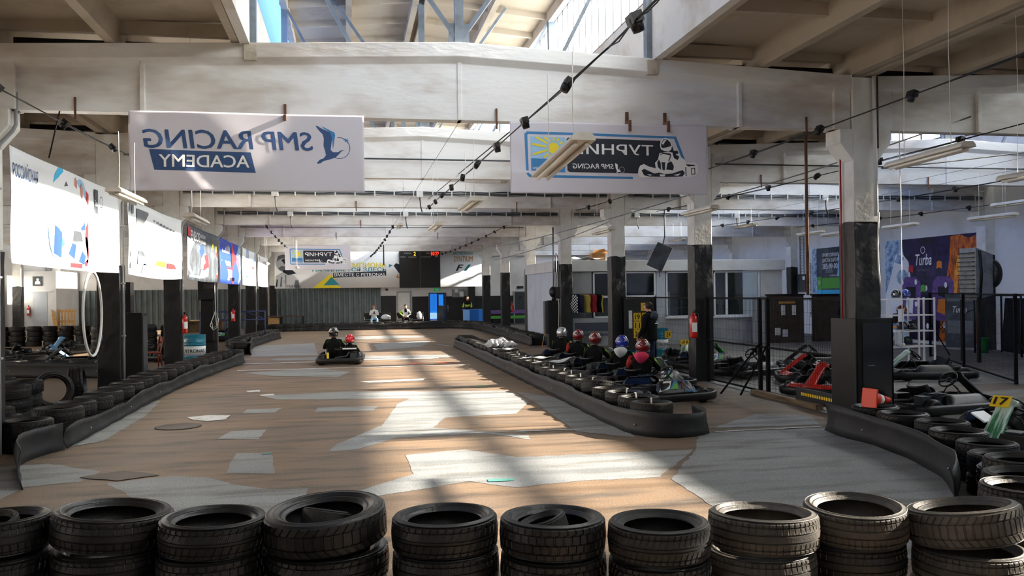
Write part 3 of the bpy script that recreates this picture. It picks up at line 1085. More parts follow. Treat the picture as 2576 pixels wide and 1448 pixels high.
# left side of the track: rows of double tyres behind a belt
lrow = [(-4.15, 12.05), (-4.2, 13.2), (-4.18, 13.95), (-4.12, 14.62), (-4.15, 15.35), (-4.18, 16.05), (-4.15, 16.75), (-4.14, 17.45), (-4.16, 18.15), (-4.14, 18.85), (-4.1, 19.55), (-4.06, 20.25), (-4.0, 20.95), (-3.94, 21.65), (-3.88, 22.35), (-3.82, 23.05), (-3.78, 23.75), (-3.74, 24.45), (-3.66, 25.2), (-3.5, 26.0)]
lrow = [(x + (.16 if i else .27), y) for i, (x, y) in enumerate(lrow)]
for i, (x, y) in enumerate(lrow):
    for lv in range(2):
        k = (('m0', 'm1', 'm2', 'm3') if y < 20 else ('l0', 'l1', 'l0', 'l1'))[(i * 3 + lv) % 4]
        if i == 0:
            x2 = x - .2
        else:
            x2 = x
        t = tyre(k, x2 + random.uniform(-.03, .03), y + random.uniform(-.03, .03), lv * .205, '%s tyre, %s stack from the near end of the left track edge' % (('lower', 'upper')[lv], ORD[i]), 'near left track edge tyres')
        if i == 1:
            t.scale = (1.12, 1.12, 1.05)
lrow2 = [(-3.98 + .01 * math.sin(i), 30.2 + i * .66) for i in range(17)]
for i, (x, y) in enumerate(lrow2):
    x += .5 * max(0, i - 8) / 8 + (.0 if i > 1 else .2 * (2 - i))
    for lv in range(2):
        tyre('l%d' % ((i + lv) % 2), x, y, lv * .205, '%s tyre, %s stack of the left edge past the teal drum' % (('lower', 'upper')[lv], ORD[i]), 'farther left track edge tyres')
# loose stacks left of the belt, by the left column
INN = [(-4.62, 12.55, 2), (-4.25, 10.75, 3), (-5.2, 14.7, 3), (-5.3, 15.45, 3), (-5.9, 16.1, 3), (-5.8, 14.2, 2), (-5.0, 13.5, 2)]
for i, (x, y, n) in enumerate(INN):
    for lv in range(n):
        tyre(('m0', 'm1', 'm2', 'm3')[(i + lv) % 4], x + random.uniform(-.03, .03), y + random.uniform(-.02, .02), lv * .203, '%s tyre, %s loose stack at the left by the column' % (('bottom', 'middle', 'top')[lv] if n == 3 else ('bottom', 'top')[lv], ORD[i]), 'loose tyre stacks at the left')
t = put('tyre', TY['m0'], None, (-5.15, 16.45, .335), (R(84), 0, R(24)))
t.scale = (1.1, 1.1, 1.2)
tag(t, 'tyre standing on edge and open to the track, left of the dark cabinet', 'tyre')
t = put('tyre', TY['m3'], None, (-5.1, 17.25, .33), (R(84), 0, R(100)))
t.scale = (1.1, 1.1, 1.3)
tag(t, 'wide tyre standing tread-forward against the black left column', 'tyre')
# inner row of the left loop
for i in range(6):
    x, y = -8.6 + i * .32 * 1.0, 23.9 - .18 * i
    x = -9.0 + i * .45
    for lv in range(2):
        tyre('l%d' % ((i + lv) % 2), x + i * .17, y - .02 * i, lv * .205, '%s tyre, %s stack of the short row in front of the left karts' % (('lower', 'upper')[lv], ORD[i]), 'short tyre row of the left loop')
# far left stacks in front of the pallets
for i in range(11):
    x = -14.6 + i * .63
    for lv in range(4):
        tyre('l%d' % ((i + lv) % 2), x + random.uniform(-.04, .04), 38.6 + random.uniform(-.05, .05) - .03 * i, lv * .203, '%s tyre up, %s stack of the far left wall of tyres' % (ORD[lv], ORD[i]), 'far left wall of tyres')
for i in range(4):
    for lv in range(5):
        tyre('l%d' % ((i + lv) % 2), -8.0 + i * .68, 30.4 + .15 * i, lv * .203, '%s tyre up, %s tall stack behind the left columns' % (ORD[lv], ORD[i]), 'tall stacks behind the left columns')
# far end of the track and the far pit lane edge
FAR = []
x = -4.6
while x < 6.0:
    FAR.append((x, 48.7 + .25 * math.sin(x * .4)))
    x += .62
FAR += [(6.35, 48.5), (6.72, 47.95), (6.93, 47.3)]
yy = 46.6
while yy > 31:
    FAR.append((6.95 + .02 * math.sin(yy) - (.14 if yy < 37 else 0), yy))
    yy -= .95
for i, (x, y) in enumerate(FAR):
    if y < 47:
        lab = 'upper tyre, %s from the far corner of the pit lane edge' % ORD[min(i - 21, 27)]
        g = 'tyres of the far pit lane edge'
    else:
        lab = 'upper tyre, %s from the left at the far end of the track' % ORD[i]
        g = 'tyres across the far end of the track'
    t = tyre('l%d' % (i % 2), x, y, .205, lab, g)
    if i in (7, 10):
        t.rotation_euler = (0, .12, 0)
pile = MB()
for i, (x, y) in enumerate(FAR):
    me = TY['l0']
    pile.add([v.co for v in me.vertices], [tuple(p.vertices) for p in me.polygons], 0, Matrix.Translation((x, y, 0)), True)
tag(pile.build('tyre_base_layer', 'rubber'), 'bottom layer of tyres behind the belts at the far end', 'tyres', kind='stuff')


# ---------------------------------------------------------------- rubber belts round the tyre rows
def belt(pts, h0, h1, label, name='barrier_belt', wav=.03, lean=.03, close=False, studs=True):
    b = MB()
    P = []
    for i in range(len(pts) - 1):
        n = max(2, int(math.dist(pts[i], pts[i + 1]) / .25))
        for k in range(n):
            P.append((pts[i][0] + (pts[i + 1][0] - pts[i][0]) * k / n, pts[i][1] + (pts[i + 1][1] - pts[i][1]) * k / n))
    P.append(pts[-1])
    for _ in range(2):
        P = [P[0]] + [((P[i - 1][0] + 2 * P[i][0] + P[i + 1][0]) / 4, (P[i - 1][1] + 2 * P[i][1] + P[i + 1][1]) / 4) for i in range(1, len(P) - 1)] + [P[-1]]
    vs = []
    for i, (x, y) in enumerate(P):
        a, c = P[max(0, i - 1)], P[min(len(P) - 1, i + 1)]
        t = Vector((c[0] - a[0], c[1] - a[1])).normalized()
        nx, ny = -t.y, t.x
        hh = h0 + (h1 - h0) * i / len(P) + wav * (math.sin(i * .9) * .5 + math.sin(i * .37 + 1))
        for q in range(5):
            f = q / 4
            off = lean * math.sin(f * 3.14) + (f - .5) * .02 + .012 * math.sin(i * 1.7 + q)
            vs.append((x + nx * off, y + ny * off, f * hh))
    b.add(vs, [(i * 5 + q, (i + 1) * 5 + q, (i + 1) * 5 + q + 1, i * 5 + q + 1) for i in range(len(P) - 1) for q in range(4)], 0, None, True)
    o = b.build(name, 'belt_rubber', solid=.012)
    if studs:
        s = MB()
        for i in range(4, len(P) - 2, 9):
            x, y = P[i]
            s.ball((x, y, h0 * .45), .014, 6, 4)
        s.build('bolt', 'steel', o)
    return tag(o, label, 'rubber belt')


belt([(-3.3, 9.6), (-3.72, 10.7), (-3.9, 11.3), (-3.62, 12.0)], .36, .36, 'near black rubber belt round the left track edge, by the left picture border')
belt([(-3.62, 12.1), (-3.62, 14), (-3.63, 17), (-3.6, 19), (-3.45, 21.4), (-3.25, 24), (-2.95, 26.2), (-3.2, 26.8)], .24, .3, 'long black rubber belt along the left track edge')
belt([(-3.2, 29.6), (-3.45, 31), (-3.62, 34), (-3.4, 38), (-3.05, 41.2), (-3.5, 41.6)], .34, .34, 'farther rubber belt on the left, beyond the teal drum')
belt([(4.6, 31.9), (4.1, 32.3), (3.7, 31.6), (3.72, 26), (3.72, 20), (3.72, 15.4), (3.7, 12.6), (3.72, 11.5), (3.82, 11.0), (4.2, 10.78), (4.7, 10.95), (4.85, 11.2), (4.88, 11.9)], .3, .31, 'rubber belt round the strapped pit barrier, with a rounded near corner', wav=.015, lean=.015)
belt([(6.42, 10.95), (6.3, 10.5), (6.38, 9.7), (6.2, 8.7), (5.95, 7.9), (5.5, 7.1), (4.9, 6.45)], .34, .4, 'rubber belt along the inside of the right-hand curve')
belt([(-5.2, 48.1), (-2, 48.3), (1, 48.3), (4, 48.3), (5.9, 48.1), (6.3, 47.6), (6.55, 46.8), (6.6, 44), (6.58, 38), (6.46, 33), (6.46, 30.8)], .36, .36, 'far rubber belt across the end of the track and along the pit lane')
belt([(-9.2, 23.5), (-7.5, 22.95), (-5.3, 22.2)], .4, .4, 'rubber belt in front of the left karts')
# ---------------------------------------------------------------- banners and signs
def fold(A, seed=0, edge=.0):
    def fn(u, v):
        return A * (math.sin(2.1 * u + 3.3 * v + seed) * .5 + math.sin(5.3 * u - 2.9 * v + seed * 2) * .35 + math.sin(9 * u + 4 * v * v) * .12)
    return fn


def banner(name, wd, ht, loc, rz, label, mat='banner_white', bend=None, nu=116, nv=40, cat='banner', group=None, sag=0):
    b = MB()
    f = bend or (lambda u, v: 0)
    b.grid(lambda i, j: (i * wd, f(i * wd, j * ht), j * ht - sag * math.sin(3.1416 * i) * (1 - j * .3)), nu, nv)
    o = b.build(name, mat, loc=loc, rot=(0, 0, rz), solid=.002)
    return tag(o, label, cat, group)


# 1. white banner hung on the first girder, left: we see its back, so the print is mirrored
BW, BH = 2.9, 1.0


def f1(u, v):
    k = max(0, 1 - u / 1.6) * max(0, 1 - v / 1.1)
    return .045 * math.sin(7 * (u * .8 + v * .75)) * k + .03 * math.sin(12 * u + 9 * v) * k * k + .012 * math.sin(3 * u + 2 * v) + .02 * max(0, (u - 2.5)) * math.sin(9 * v - 8 * u)


ba = banner('cloth_banner', BW, BH, (-2.69, 11.5, 3.28), 0, 'white cloth banner on the nearest girder with mirrored blue lettering and a bird', bend=f1)
art(ba, 'print', ['ink_navy', 'ink_blue', 'ink_navy'], [
    (0, [(.24, .52), (1.47, .495), (1.53, .235), (.30, .262)], 0),
    # bird: body, wing, tail
    (0, [(2.28, .86), (2.31, .855), (2.34, .835), (2.37, .82), (2.46, .78), (2.49, .7), (2.47, .55), (2.5, .52), (2.56, .52), (2.6, .545), (2.66, .55), (2.61, .535), (2.58, .5), (2.53, .45), (2.44, .42), (2.38, .405), (2.34, .375), (2.3, .365), (2.295, .38), (2.33, .42), (2.38, .44), (2.41, .48), (2.40, .54), (2.38, .6), (2.385, .7), (2.37, .75), (2.33, .79), (2.3, .83)], 0),
    (1, [(2.36, .855), (2.52, .775), (2.53, .74), (2.5, .55), (2.49, .7), (2.46, .78), (2.38, .83)], 1),
    (0, ringpoly(2.58, .575, .132, .14, -115, 100), 0),
    (1, [(2.66, .7), (2.675, .685), (2.70, .71), (2.685, .682), (2.71, .675), (2.685, .668), (2.69, .635), (2.672, .662), (2.65, .65), (2.66, .675), (2.63, .68)], 1)], bend=f1)
text(ba, 'SMP RACING', (.17, .535, 2.24, .77), 'ink_navy', mirror=True, bold=.02, shear=.12, bend=f1, name='lettering')
text(ba, 'ACADEMY', (.36, .30, 1.45, .455), 'ink_white', mirror=True, bold=.015, layer=3, bend=f1, name='lettering')
clamps = MB()
for x, z in ((-.8, 0),):
    clamps.box(x - .016, x + .016, 11.64, 11.68, 4.24, 4.44)
    clamps.box(x - .008, x + .024, 11.47, 11.66, 4.2, 4.27)
tag(clamps.build('girder_clamp', 'rust'), 'rusty steel clamp holding the lettered bird banner to the girder', 'clamp')


# 2. the tournament banner, printed the same way; built once, reused small at the far end
def tournament(wd, ht, loc, label, bend):
    o = banner('cloth_banner', wd, ht, loc, 0, label, bend=bend)
    su, sv = wd / 2.82, ht / .96
    S = lambda p: [(u * su, v * sv) for u, v in p]
    P = [(1, [(.20, .80), (.235, .83), (2.36, .805), (2.5, .46), (2.46, .46), (2.33, .775), (.255, .797), (.24, .78), (.255, .27), (.28, .25), (1.72, .235), (1.72, .205), (.26, .215), (.22, .26)], 0),
         (2, [(.28, .765), (.76, .755), (.76, .29), (.29, .31)], 0), (1, [(.29, .47), (.76, .46), (.76, .285), (.29, .305)], 1),
         (0, [(.78, .735), (.8, .755), (2.28, .74), (2.44, .28), (.82, .29), (.79, .31)], 0),
         (3, circ(.6, .61, .075, 24), 2)]
    for a in range(0, 360, 27):
        r0, r1 = .1, (.30 if 100 < a < 240 else .15)
        c, s = math.cos(R(a + 8)), math.sin(R(a + 8))
        u1, v1 = .6 + r1 * c, .61 + r1 * s
        if v1 < .475:
            k = (.61 - .48) / max(.01, .61 - v1)
            u1, v1 = .6 + r1 * c * k, .48
        u1 = min(max(u1, .29), .75)
        v1 = min(v1, .755)
        P.append((3, [(.6 + r0 * c - .012 * s, .61 + r0 * s + .012 * c), (u1 - .014 * s, v1 + .014 * c), (u1 + .014 * s, v1 - .014 * c), (.6 + r0 * c + .012 * s, .61 + r0 * s - .012 * c)][::-1], 2))
    # kart driver silhouette
    Z = lambda *q: [((q[k] - 55) / 868, (990 - q[k + 1]) / 896) for k in range(0, len(q), 2)]
    P += [(4, Z(1620, 680, 1640, 640, 1690, 618, 1740, 645, 1830, 668, 1900, 640, 2210, 600, 2330, 588, 2372, 620, 2378, 700, 2350, 752, 2240, 775, 1640, 785, 1612, 740), 3),
          (4, Z(1890, 480, 2000, 462, 2050, 470, 2120, 440, 2160, 520, 2215, 560, 2232, 610, 2200, 690, 2080, 705, 1900, 695, 1838, 665, 1830, 600, 1870, 560), 4),
          (4, Z(1905, 330, 1930, 300, 1970, 288, 2012, 300, 2037, 330, 2052, 380, 2040, 432, 2010, 458, 1950, 452, 1910, 432, 1898, 390), 4),
          (0, Z(1915, 362, 1940, 310, 1990, 308, 2030, 345, 2040, 388, 1990, 405, 1930, 418, 1910, 402), 5), (4, Z(1922, 360, 1946, 318, 1985, 312, 1962, 336, 1940, 376), 6),
          (0, Z(1880, 560, 1902, 600, 1907, 690, 1868, 655, 1858, 600), 5), (0, Z(1990, 600, 2040, 578, 2072, 640, 2060, 690, 1972, 682), 5), (0, Z(2050, 452, 2120, 446, 2132, 480, 2092, 492, 2142, 520, 2120, 562, 2075, 540, 2058, 490), 5),
          (0, Z(1912, 592, 1962, 592, 1956, 690, 1926, 690), 5), (0, Z(1895, 500, 1925, 474, 2025, 480, 2040, 505, 2012, 585, 2000, 580, 2026, 505, 1925, 488, 1905, 505), 5),
          (0, Z(1655, 700, 1690, 678, 1820, 735, 1880, 722, 1950, 738, 2050, 730, 2180, 685, 2212, 720, 2180, 765, 2060, 772, 1920, 775, 1760, 772, 1690, 758), 5), (4, Z(1700, 735, 1800, 752, 1760, 762), 6), (4, Z(2160, 725, 2060, 750, 2120, 758), 6), (4, Z(1885, 742, 1960, 742, 1950, 768, 1895, 768), 6),
          (0, Z(2222, 612, 2330, 618, 2345, 632, 2250, 640), 5), (0, Z(2215, 650, 2226, 650, 2232, 760, 2220, 760), 5), (0, Z(2290, 660, 2340, 655, 2345, 735, 2292, 742), 4), (4, Z(2300, 668, 2330, 665, 2334, 726, 2300, 732), 5),
          (4, [(1.46, .42), (1.5, .4), (1.5, .34), (1.55, .31), (1.49, .29), (1.46, .25), (1.49, .31), (1.47, .35)], 3), (4, ringpoly(1.56, .33, .035, .039), 3)]
    art(o, 'print', ['ink_dark', 'ink_blue', 'ink_sky', 'yellow_ink', 'ink_white'], [(m, S(p), l) for m, p, l in P], bend=bend)
    B = lambda q: (q[0] * su, q[1] * sv, q[2] * su, q[3] * sv)
    text(o, 'ТУРНИР', B((.86, .535, 2.02, .675)), 'ink_white', mirror=True, bold=.012, layer=4, bend=bend)
    text(o, 'SMP RACING', B((.86, .34, 1.44, .405)), 'ink_white', mirror=True, bold=.012, shear=.15, layer=4, bend=bend)
    text(o, 'ДЕТЯМ', B((.31, .32, .48, .355)), 'ink_white', mirror=True, layer=4, bend=bend)
    text(o, 'Газпром', B((.5, .32, .73, .365)), 'ink_white', mirror=True, layer=4, bend=bend)
    return o


f2 = lambda u, v: .012 * math.sin(3 * u + 2 * v) + .008 * math.sin(2 * u - 6 * v) * (v < .3) + .03 * max(0, .25 - u) * math.sin(14 * v + 6 * u) + .02 * max(0, u - 2.45) * math.sin(12 * v)
tournament(2.83, .97, (2.155, 11.5, 3.29), 'white tournament banner with a sun and kart driver on the nearest girder', f2)
f3 = lambda u, v: .02 * math.sin(2.5 * u + 3 * v) + .03 * math.sin(7 * u) * max(0, .5 - v)
tournament(3.0, 1.16, (-2.94, 41.66, 3.125), 'small far tournament banner hung in front of the end wall mural', f3)
for x, lb in ((3.86, 'left one of two rusty clamps over the tournament banner with the sun'), (4.42, 'right one of two rusty clamps over the tournament banner with the sun')):
    clamps = MB()
    clamps.box(x - .02, x + .02, 11.64, 11.68, 4.3, 4.46)
    clamps.box(x - .03, x, 11.46, 11.66, 4.16, 4.31)
    tag(clamps.build('girder_clamp', 'rust'), lb, 'clamp')

# 3. sponsor banners between the left columns (facing the track)
Y0 = [11.99, 17.99, 24.2, 30.1, 36.1, 42.1]
YL = [5.2, 5.4, 5.6, 5.5, 5.3, 5.2]
LAB = ['big sponsor banner nearest on the left, with dark blue lettering and a white race car', 'second sponsor banner on the left, with a dark bottle shape and orange bars', 'dark sponsor banner on the left with a red car and two red bottles',
       'blue and red sponsor banner on the left, past the dark one', 'pale washed-out sponsor banner on the left with a teal streak', 'last and farthest sponsor banner on the left, white with an orange mark']
BASE = ['vinyl_white', 'vinyl_white', 'ink_charcoal', 'ink_royal', 'vinyl_white', 'vinyl_white']
LB = []
for i in range(6):
    f = (lambda u, v, s=i: .012 * math.sin(2 * u + s) + .01 * math.sin(5 * v + s))
    LB.append(banner('sponsor_banner', YL[i], 1.5, (-4.22, Y0[i], 2.4), R(90), LAB[i], BASE[i], bend=f, nu=30, nv=10, group='sponsor banners between the left columns', sag=.02 + .03 * (i == 1)))
P = [(0, circ(3.0, .9, .42, 14, ry=.6), 0), (1, circ(2.75, .55, .3, 12, ry=.42), 1), (2, [(2.65, .2), (3.0, .15), (3.05, .55), (2.72, .62)], 2), (0, circ(3.3, 1.25, .4, 12, ry=.22), 0), (1, circ(3.95, 1.1, .35, 12, ry=.35), 1), (3, [(4.25, 1.3), (4.4, 1.25), (4.35, .1), (4.2, .15)], 1), (3, circ(4.25, .3, .14, 10, ry=.25), 1),
     (4, [(3.15, .62), (3.3, .95), (3.2, 1.25), (3.35, 1.3), (3.5, .98), (3.55, .68)], 3), (4, circ(3.25, 1.2, .14, 14, ry=.15), 4), (5, circ(3.27, 1.15, .08, 12, ry=.1), 5), (6, [(3.12, 1.22), (3.22, 1.32), (3.38, 1.22), (3.3, 1.18)], 6),
     (2, [(3.55, .7), (3.6, 1.15), (3.8, 1.2), (3.85, .75)], 3), (5, circ(3.7, 1.32, .07, 12, ry=.12), 4), (2, [(3.85, .6), (3.9, 1.05), (4.1, 1.1), (4.2, .65)], 4), (5, circ(4.0, 1.25, .07, 12, ry=.13), 5),
     (4, [(3.1, .15), (3.2, .5), (3.5, .68), (3.9, .68), (4.15, .5), (4.3, .18), (3.9, .05), (3.3, .05)], 6), (6, [(3.5, .42), (3.6, .6), (3.95, .6), (4.05, .45)], 7), (2, [(3.3, .22), (3.5, .4), (3.7, .38), (3.6, .15)], 7), (2, [(3.8, .12), (4.0, .3), (4.2, .22), (4.1, .08)], 7), (3, [(3.4, .02), (4.0, .02), (4.0, .09), (3.4, .09)], 7),
     (6, rect(4.5, .98, 4.72, 1.38), 1), (6, ringpoly(4.92, 1.2, .085, .1), 1)]
P = [(m, [(u - (1.05 if u < 4.45 else .82), v) for u, v in p], l) for m, p, l in P]
art(LB[0], 'print', ['ink_cyan', 'ink_sky', 'ink_royal', 'ink_red', 'vinyl_white', 'ink_skin', 'ink_charcoal'], P)
text(LB[0], 'РОССИЙСКАЯ', (.07, 1.12, .98, 1.34), 'ink_navy', bold=.01)
text(LB[0], 'Turba', (3.71, 1.1, 3.87, 1.2), 'ink_white', bold=.01)
P = [(0, [(.95, .9), (.98, 1.35), (2.0, 1.35), (2.0, 1.0), (1.8, .8), (1.2, .85)], 0), (1, [(1.25, .3), (1.35, .85), (1.8, .8), (1.95, .3)], 1), (0, [(1.7, .3), (1.85, .75), (1.95, .35)], 2), (2, rect(1.0, .22, 2.0, .42), 2), (1, rect(1.05, .4, 1.95, .5), 3), (0, [(1.3, .05), (1.5, .25), (1.9, .22), (1.85, .05)], 2),
     (0, [(.35, 1.25), (.42, 1.42), (.5, 1.4), (.42, 1.2)], 0), (0, [(.6, 1.4), (.72, 1.42), (.7, 1.22), (.55, 1.2)], 0), (3, rect(2.4, .24, 3.75, .36), 0), (4, rect(3.9, .22, 5.4, .34), 0), (0, rect(2.9, .62, 3.8, .69), 0)]
P += [(0, [(.4, v), (.62, v + .02), (.6, v + .14), (.42, v + .12)], 0) for v in (.12, .35, .6, .82)]
P += [(0, rect(2.4 + .36 * k, 1.2 - .012 * k, 2.66 + .36 * k, 1.24 - .012 * k), 0) for k in range(8)] + [(0, rect(4.1 + .24 * k, .98, 4.26 + .24 * k, 1.0), 0) for k in range(5)]
P = [(m, [(u - .3, v) for u, v in p], l) for m, p, l in P]
art(LB[1], 'print', ['ink_grey', 'ink_charcoal', 'ink_ice', 'ink_orange', 'ink_red'], P)
P = [(0, [(0, .3), (0, 1.15), (1.8, 1.0), (2.8, .85), (3.6, .5), (3.4, .15), (1.2, .02)], 0), (1, rect(.12, 1.18, .48, 1.42), 1), (1, [(1.6, .45), (2.3, .75), (3.4, .8), (3.6, .45), (2.6, .3)], 2), (2, circ(2.35, .85, .4, 16, ry=.2), 3), (0, [(2.1, .6), (2.6, .8), (2.9, .55), (2.3, .4)], 4), (3, rect(2.0, .35, 2.5, .5), 5),
     (1, [(4.1, .15), (4.1, .95), (4.35, 1.02), (4.7, .95), (4.7, .15)], 2), (1, [(4.8, .15), (4.8, .9), (5.05, .98), (5.35, .9), (5.35, .15)], 2), (4, rect(4.28, 1.0, 4.48, 1.2), 1), (4, rect(4.95, .97, 5.15, 1.15), 1), (0, rect(4.18, .25, 4.62, .8), 3), (0, rect(4.88, .25, 5.28, .78), 3), (0, rect(.2, .08, 2.6, .13), 4)]
art(LB[2], 'print', ['vinyl_white', 'ink_red', 'ink_royal', 'ink_sky', 'yellow_ink'], P)
text(LB[2], 'ENEOS', (.55, 1.1, 1.95, 1.36), 'ink_white', bold=.02)
text(LB[2], 'МАСЛО №1', (2.05, 1.24, 2.95, 1.34), 'ink_white', bold=.01)
text(LB[2], 'В ЯПОНИИ', (2.05, 1.08, 2.95, 1.18), 'ink_white', bold=.01)
P = [(0, [(0, .15), (0, .5), (2.9, .5), (2.9, .1)], 0), (1, [(2.9, 0), (2.9, 1.5), (3.9, 1.5), (4.3, .9), (3.6, .3), (3.7, 0)], 1), (2, [(3.9, 1.5), (5.5, 1.5), (5.5, .2), (4.6, 0), (3.7, 0), (3.8, .4), (4.4, .9)], 1), (3, circ(4.6, .7, .5, 16, ry=.35), 2), (1, rect(0, .5, 2.9, .56), 2), (0, rect(.4, .62, 2.6, .78), 1)]
P += [(0, [(.5 + .32 * k, 1.05), (.62 + .32 * k, 1.35 - .06 * (k % 2)), (.78 + .32 * k, 1.3), (.7 + .32 * k, 1.05)], 2) for k in range(6)]
art(LB[3], 'print', ['vinyl_white', 'ink_red', 'ink_ice', 'ink_violet'], P)
art(LB[4], 'print', ['ink_ice', 'ink_teal', 'ink_red', 'ink_charcoal'], [(0, [(0, 1.1), (0, 1.5), (5.2, 1.5), (5.2, 1.0), (3, 1.15)], 0), (1, [(0, .42), (2.2, .38), (2.2, .32), (0, .3)], 1), (3, circ(2.7, .34, .35, 12, ry=.07), 1), (2, rect(3.1, .08, 4.6, .34), 1), (2, rect(3.5, .75, 4.6, .82), 1)])
art(LB[5], 'print', ['ink_orange', 'ink_charcoal'], [(0, [(2.5, 1.15), (2.7, 1.32), (4.4, 1.3), (4.5, 1.12), (3.4, 1.08)], 0), (1, rect(.4, 1.22, 1.1, 1.4), 0)])

# 4. mural banner on the end wall
fm = None
mu = banner('wall_mural', 12.5, 2.3, (-4.38, 53.5, 2.36), 0, 'long white mural banner across the end wall with a helmeted driver and slogans', 'vinyl_white', nu=2, nv=1)
P = [(0, [(2.2, 0), (3.25, .85), (3.55, .5), (3.7, .15), (3.95, 0)], 0), (1, [(2.85, .17), (3.33, .68), (3.8, .17)], 1), (2, [(3.42, .62), (6.6, .72), (6.6, 1.0), (3.42, .92)], 1), (1, [(6.75, 1.2), (6.78, 1.42), (7.02, 1.36)], 0), (3, [(7.2, .6), (7.28, .82), (7.4, .55)], 0), (2, [(7.05, 1.32), (7.2, 1.48), (7.45, 1.38), (7.7, 1.3), (7.75, .2), (7.5, .7)], 0),
     # driver: helmet, visor, torso
     (4, circ(.5, 1.5, .42, 24, ry=.5), 1), (5, [(.12, 1.62), (.2, 1.95), (.5, 2.05), (.82, 1.9), (.93, 1.62), (.7, 1.78), (.4, 1.8)], 2), (2, [(.38, 1.72), (.6, 1.78), (.9, 1.62), (.93, 1.42), (.6, 1.42)], 3), (5, [(.2, 1.2), (.4, 1.35), (.85, 1.3), (.8, 1.1), (.5, 1.0)], 2), (2, [(.45, .98), (.55, 1.12), (1.0, 1.12), (1.25, .9), (.8, .8)], 2),
     (4, [(.0, 0), (.05, .75), (.4, .95), (1.1, .8), (1.4, .5), (1.5, 0)], 1), (2, [(.05, .1), (.12, .55), (.18, .55), (.14, .1)], 3), (5, [(1.1, .1), (1.2, .5), (1.38, .48), (1.45, 0), (1.2, 0)], 2), (5, [(.3, .1), (.36, .7), (.44, .7), (.4, .1)], 2), (2, ringpoly(.58, .42, .07, .085), 3), (2, [(.62, .8), (.64, .0), (.66, 0), (.66, .8)], 3)]
art(mu, 'print', ['yellow_ink', 'ink_teal', 'ink_dark', 'ink_gold', 'wall_white', 'ink_grey'], P)
text(mu, 'ЧЕМПИОНА', (4.0, 1.22, 6.6, 1.52), 'yellow_ink', bold=.02)
text(mu, 'НАЧИНАЕТСЯ ЗДЕСЬ', (2.2, .95, 6.6, 1.22), 'ink_teal', bold=.02)
text(mu, 'ВМЕСТЕ С PETRONAS', (3.5, .7, 6.52, .9), 'ink_white', bold=.015, layer=4)
text(mu, 'FREE MEN', (.72, .04, 1.5, .2), 'ink_dark', layer=4)
text(mu, 'PETRONAS', (10.75, 1.98, 11.95, 2.14), 'ink_teal', bold=.015)
text(mu, 'SYNTIUM', (10.76, 1.55, 11.95, 1.88), 'ink_gold', bold=.015, shear=.1)
text(mu, 'F', (10.9, .98, 11.35, 1.36), 'ink_black', bold=.03, shear=.35)
text(mu, '1', (11.4, .98, 11.8, 1.36), 'ink_teal', bold=.03, shear=.35)
text(mu, 'Formula 1', (10.84, .83, 11.4, .92), 'ink_black', shear=.3)
art(mu, 'fine_print', ['ink_grey'], [(0, rect(10.95, .35 + .07 * k, 12.0 - .12 * (k % 3), .37 + .07 * k), 0) for k in range(5)])
b = MB()
b.box(0, 1.25, 0, .12, 0, 2.24, 0)
b.box(1.27, 2.5, 0, .12, 0, 2.24, 0)
b.box(1.245, 1.275, .02, .12, 0, 2.24, 1)
sb = tag(b.build('scoreboard', ['black_board', 'grey_metal'], loc=(3.02, 53.36, 2.32)), 'black two-panel lap scoreboard on the end wall with red time digits', 'scoreboard')
text(sb, '2', (.88, 1.98, 1.0, 2.2), 'led_amber')
text(sb, '10', (1.95, 1.98, 2.15, 2.2), 'led_red', bold=.02)
text(sb, '22', (2.2, 1.98, 2.42, 2.2), 'led_red', bold=.02)
for s, q in (('№ ЗАЕЗДА', (.3, 2.08, .72, 2.15)), ('ВРЕМЯ', (1.65, 2.08, 1.9, 2.15)), ('№ КАРТА', (.08, 1.86, .38, 1.92)), ('ЛУЧШИЙ КРУГ', (.55, 1.86, 1.05, 1.92)), ('ПОСЛЕДНИЙ КРУГ', (1.33, 1.86, 1.95, 1.92)), ('КРУГ', (2.2, 1.86, 2.37, 1.92))):
    text(sb, s, q, 'ink_white', 'heading')
b = MB()
b.box(-.2, .2, 0, .06, 0, .16, 0)
b.box(-.12, .12, -.004, 0, .05, .11, 1)
tag(b.build('exit_sign', ['exit_green', 'ink_white'], loc=(5.35, 53.9, 2.1)), 'small lit green exit sign over the blue glass door', 'exit sign')
b = MB()
b.lathe([(.09, 0), (.09, -.04), (.07, -.1), (0, -.13)], 16)
tag(b.build('camera_dome', 'black_gloss', loc=(2.25, 53.91, 2.28)), 'black dome camera on the end wall right of the cladding', 'camera')
b = MB()
b.box(-.45, .3, 0, .2, -.25, .25, 0)
b.box(-.3, -.1, -.03, 0, .05, .25, 1)
b.box(0, .25, -.02, 0, -.2, .1, 1)
tag(b.build('meter_box', ['grey_metal', 'panel_light'], loc=(6.75, 53.78, 1.95)), 'grey electric meter box on the end wall above the blue counter', 'meter box')

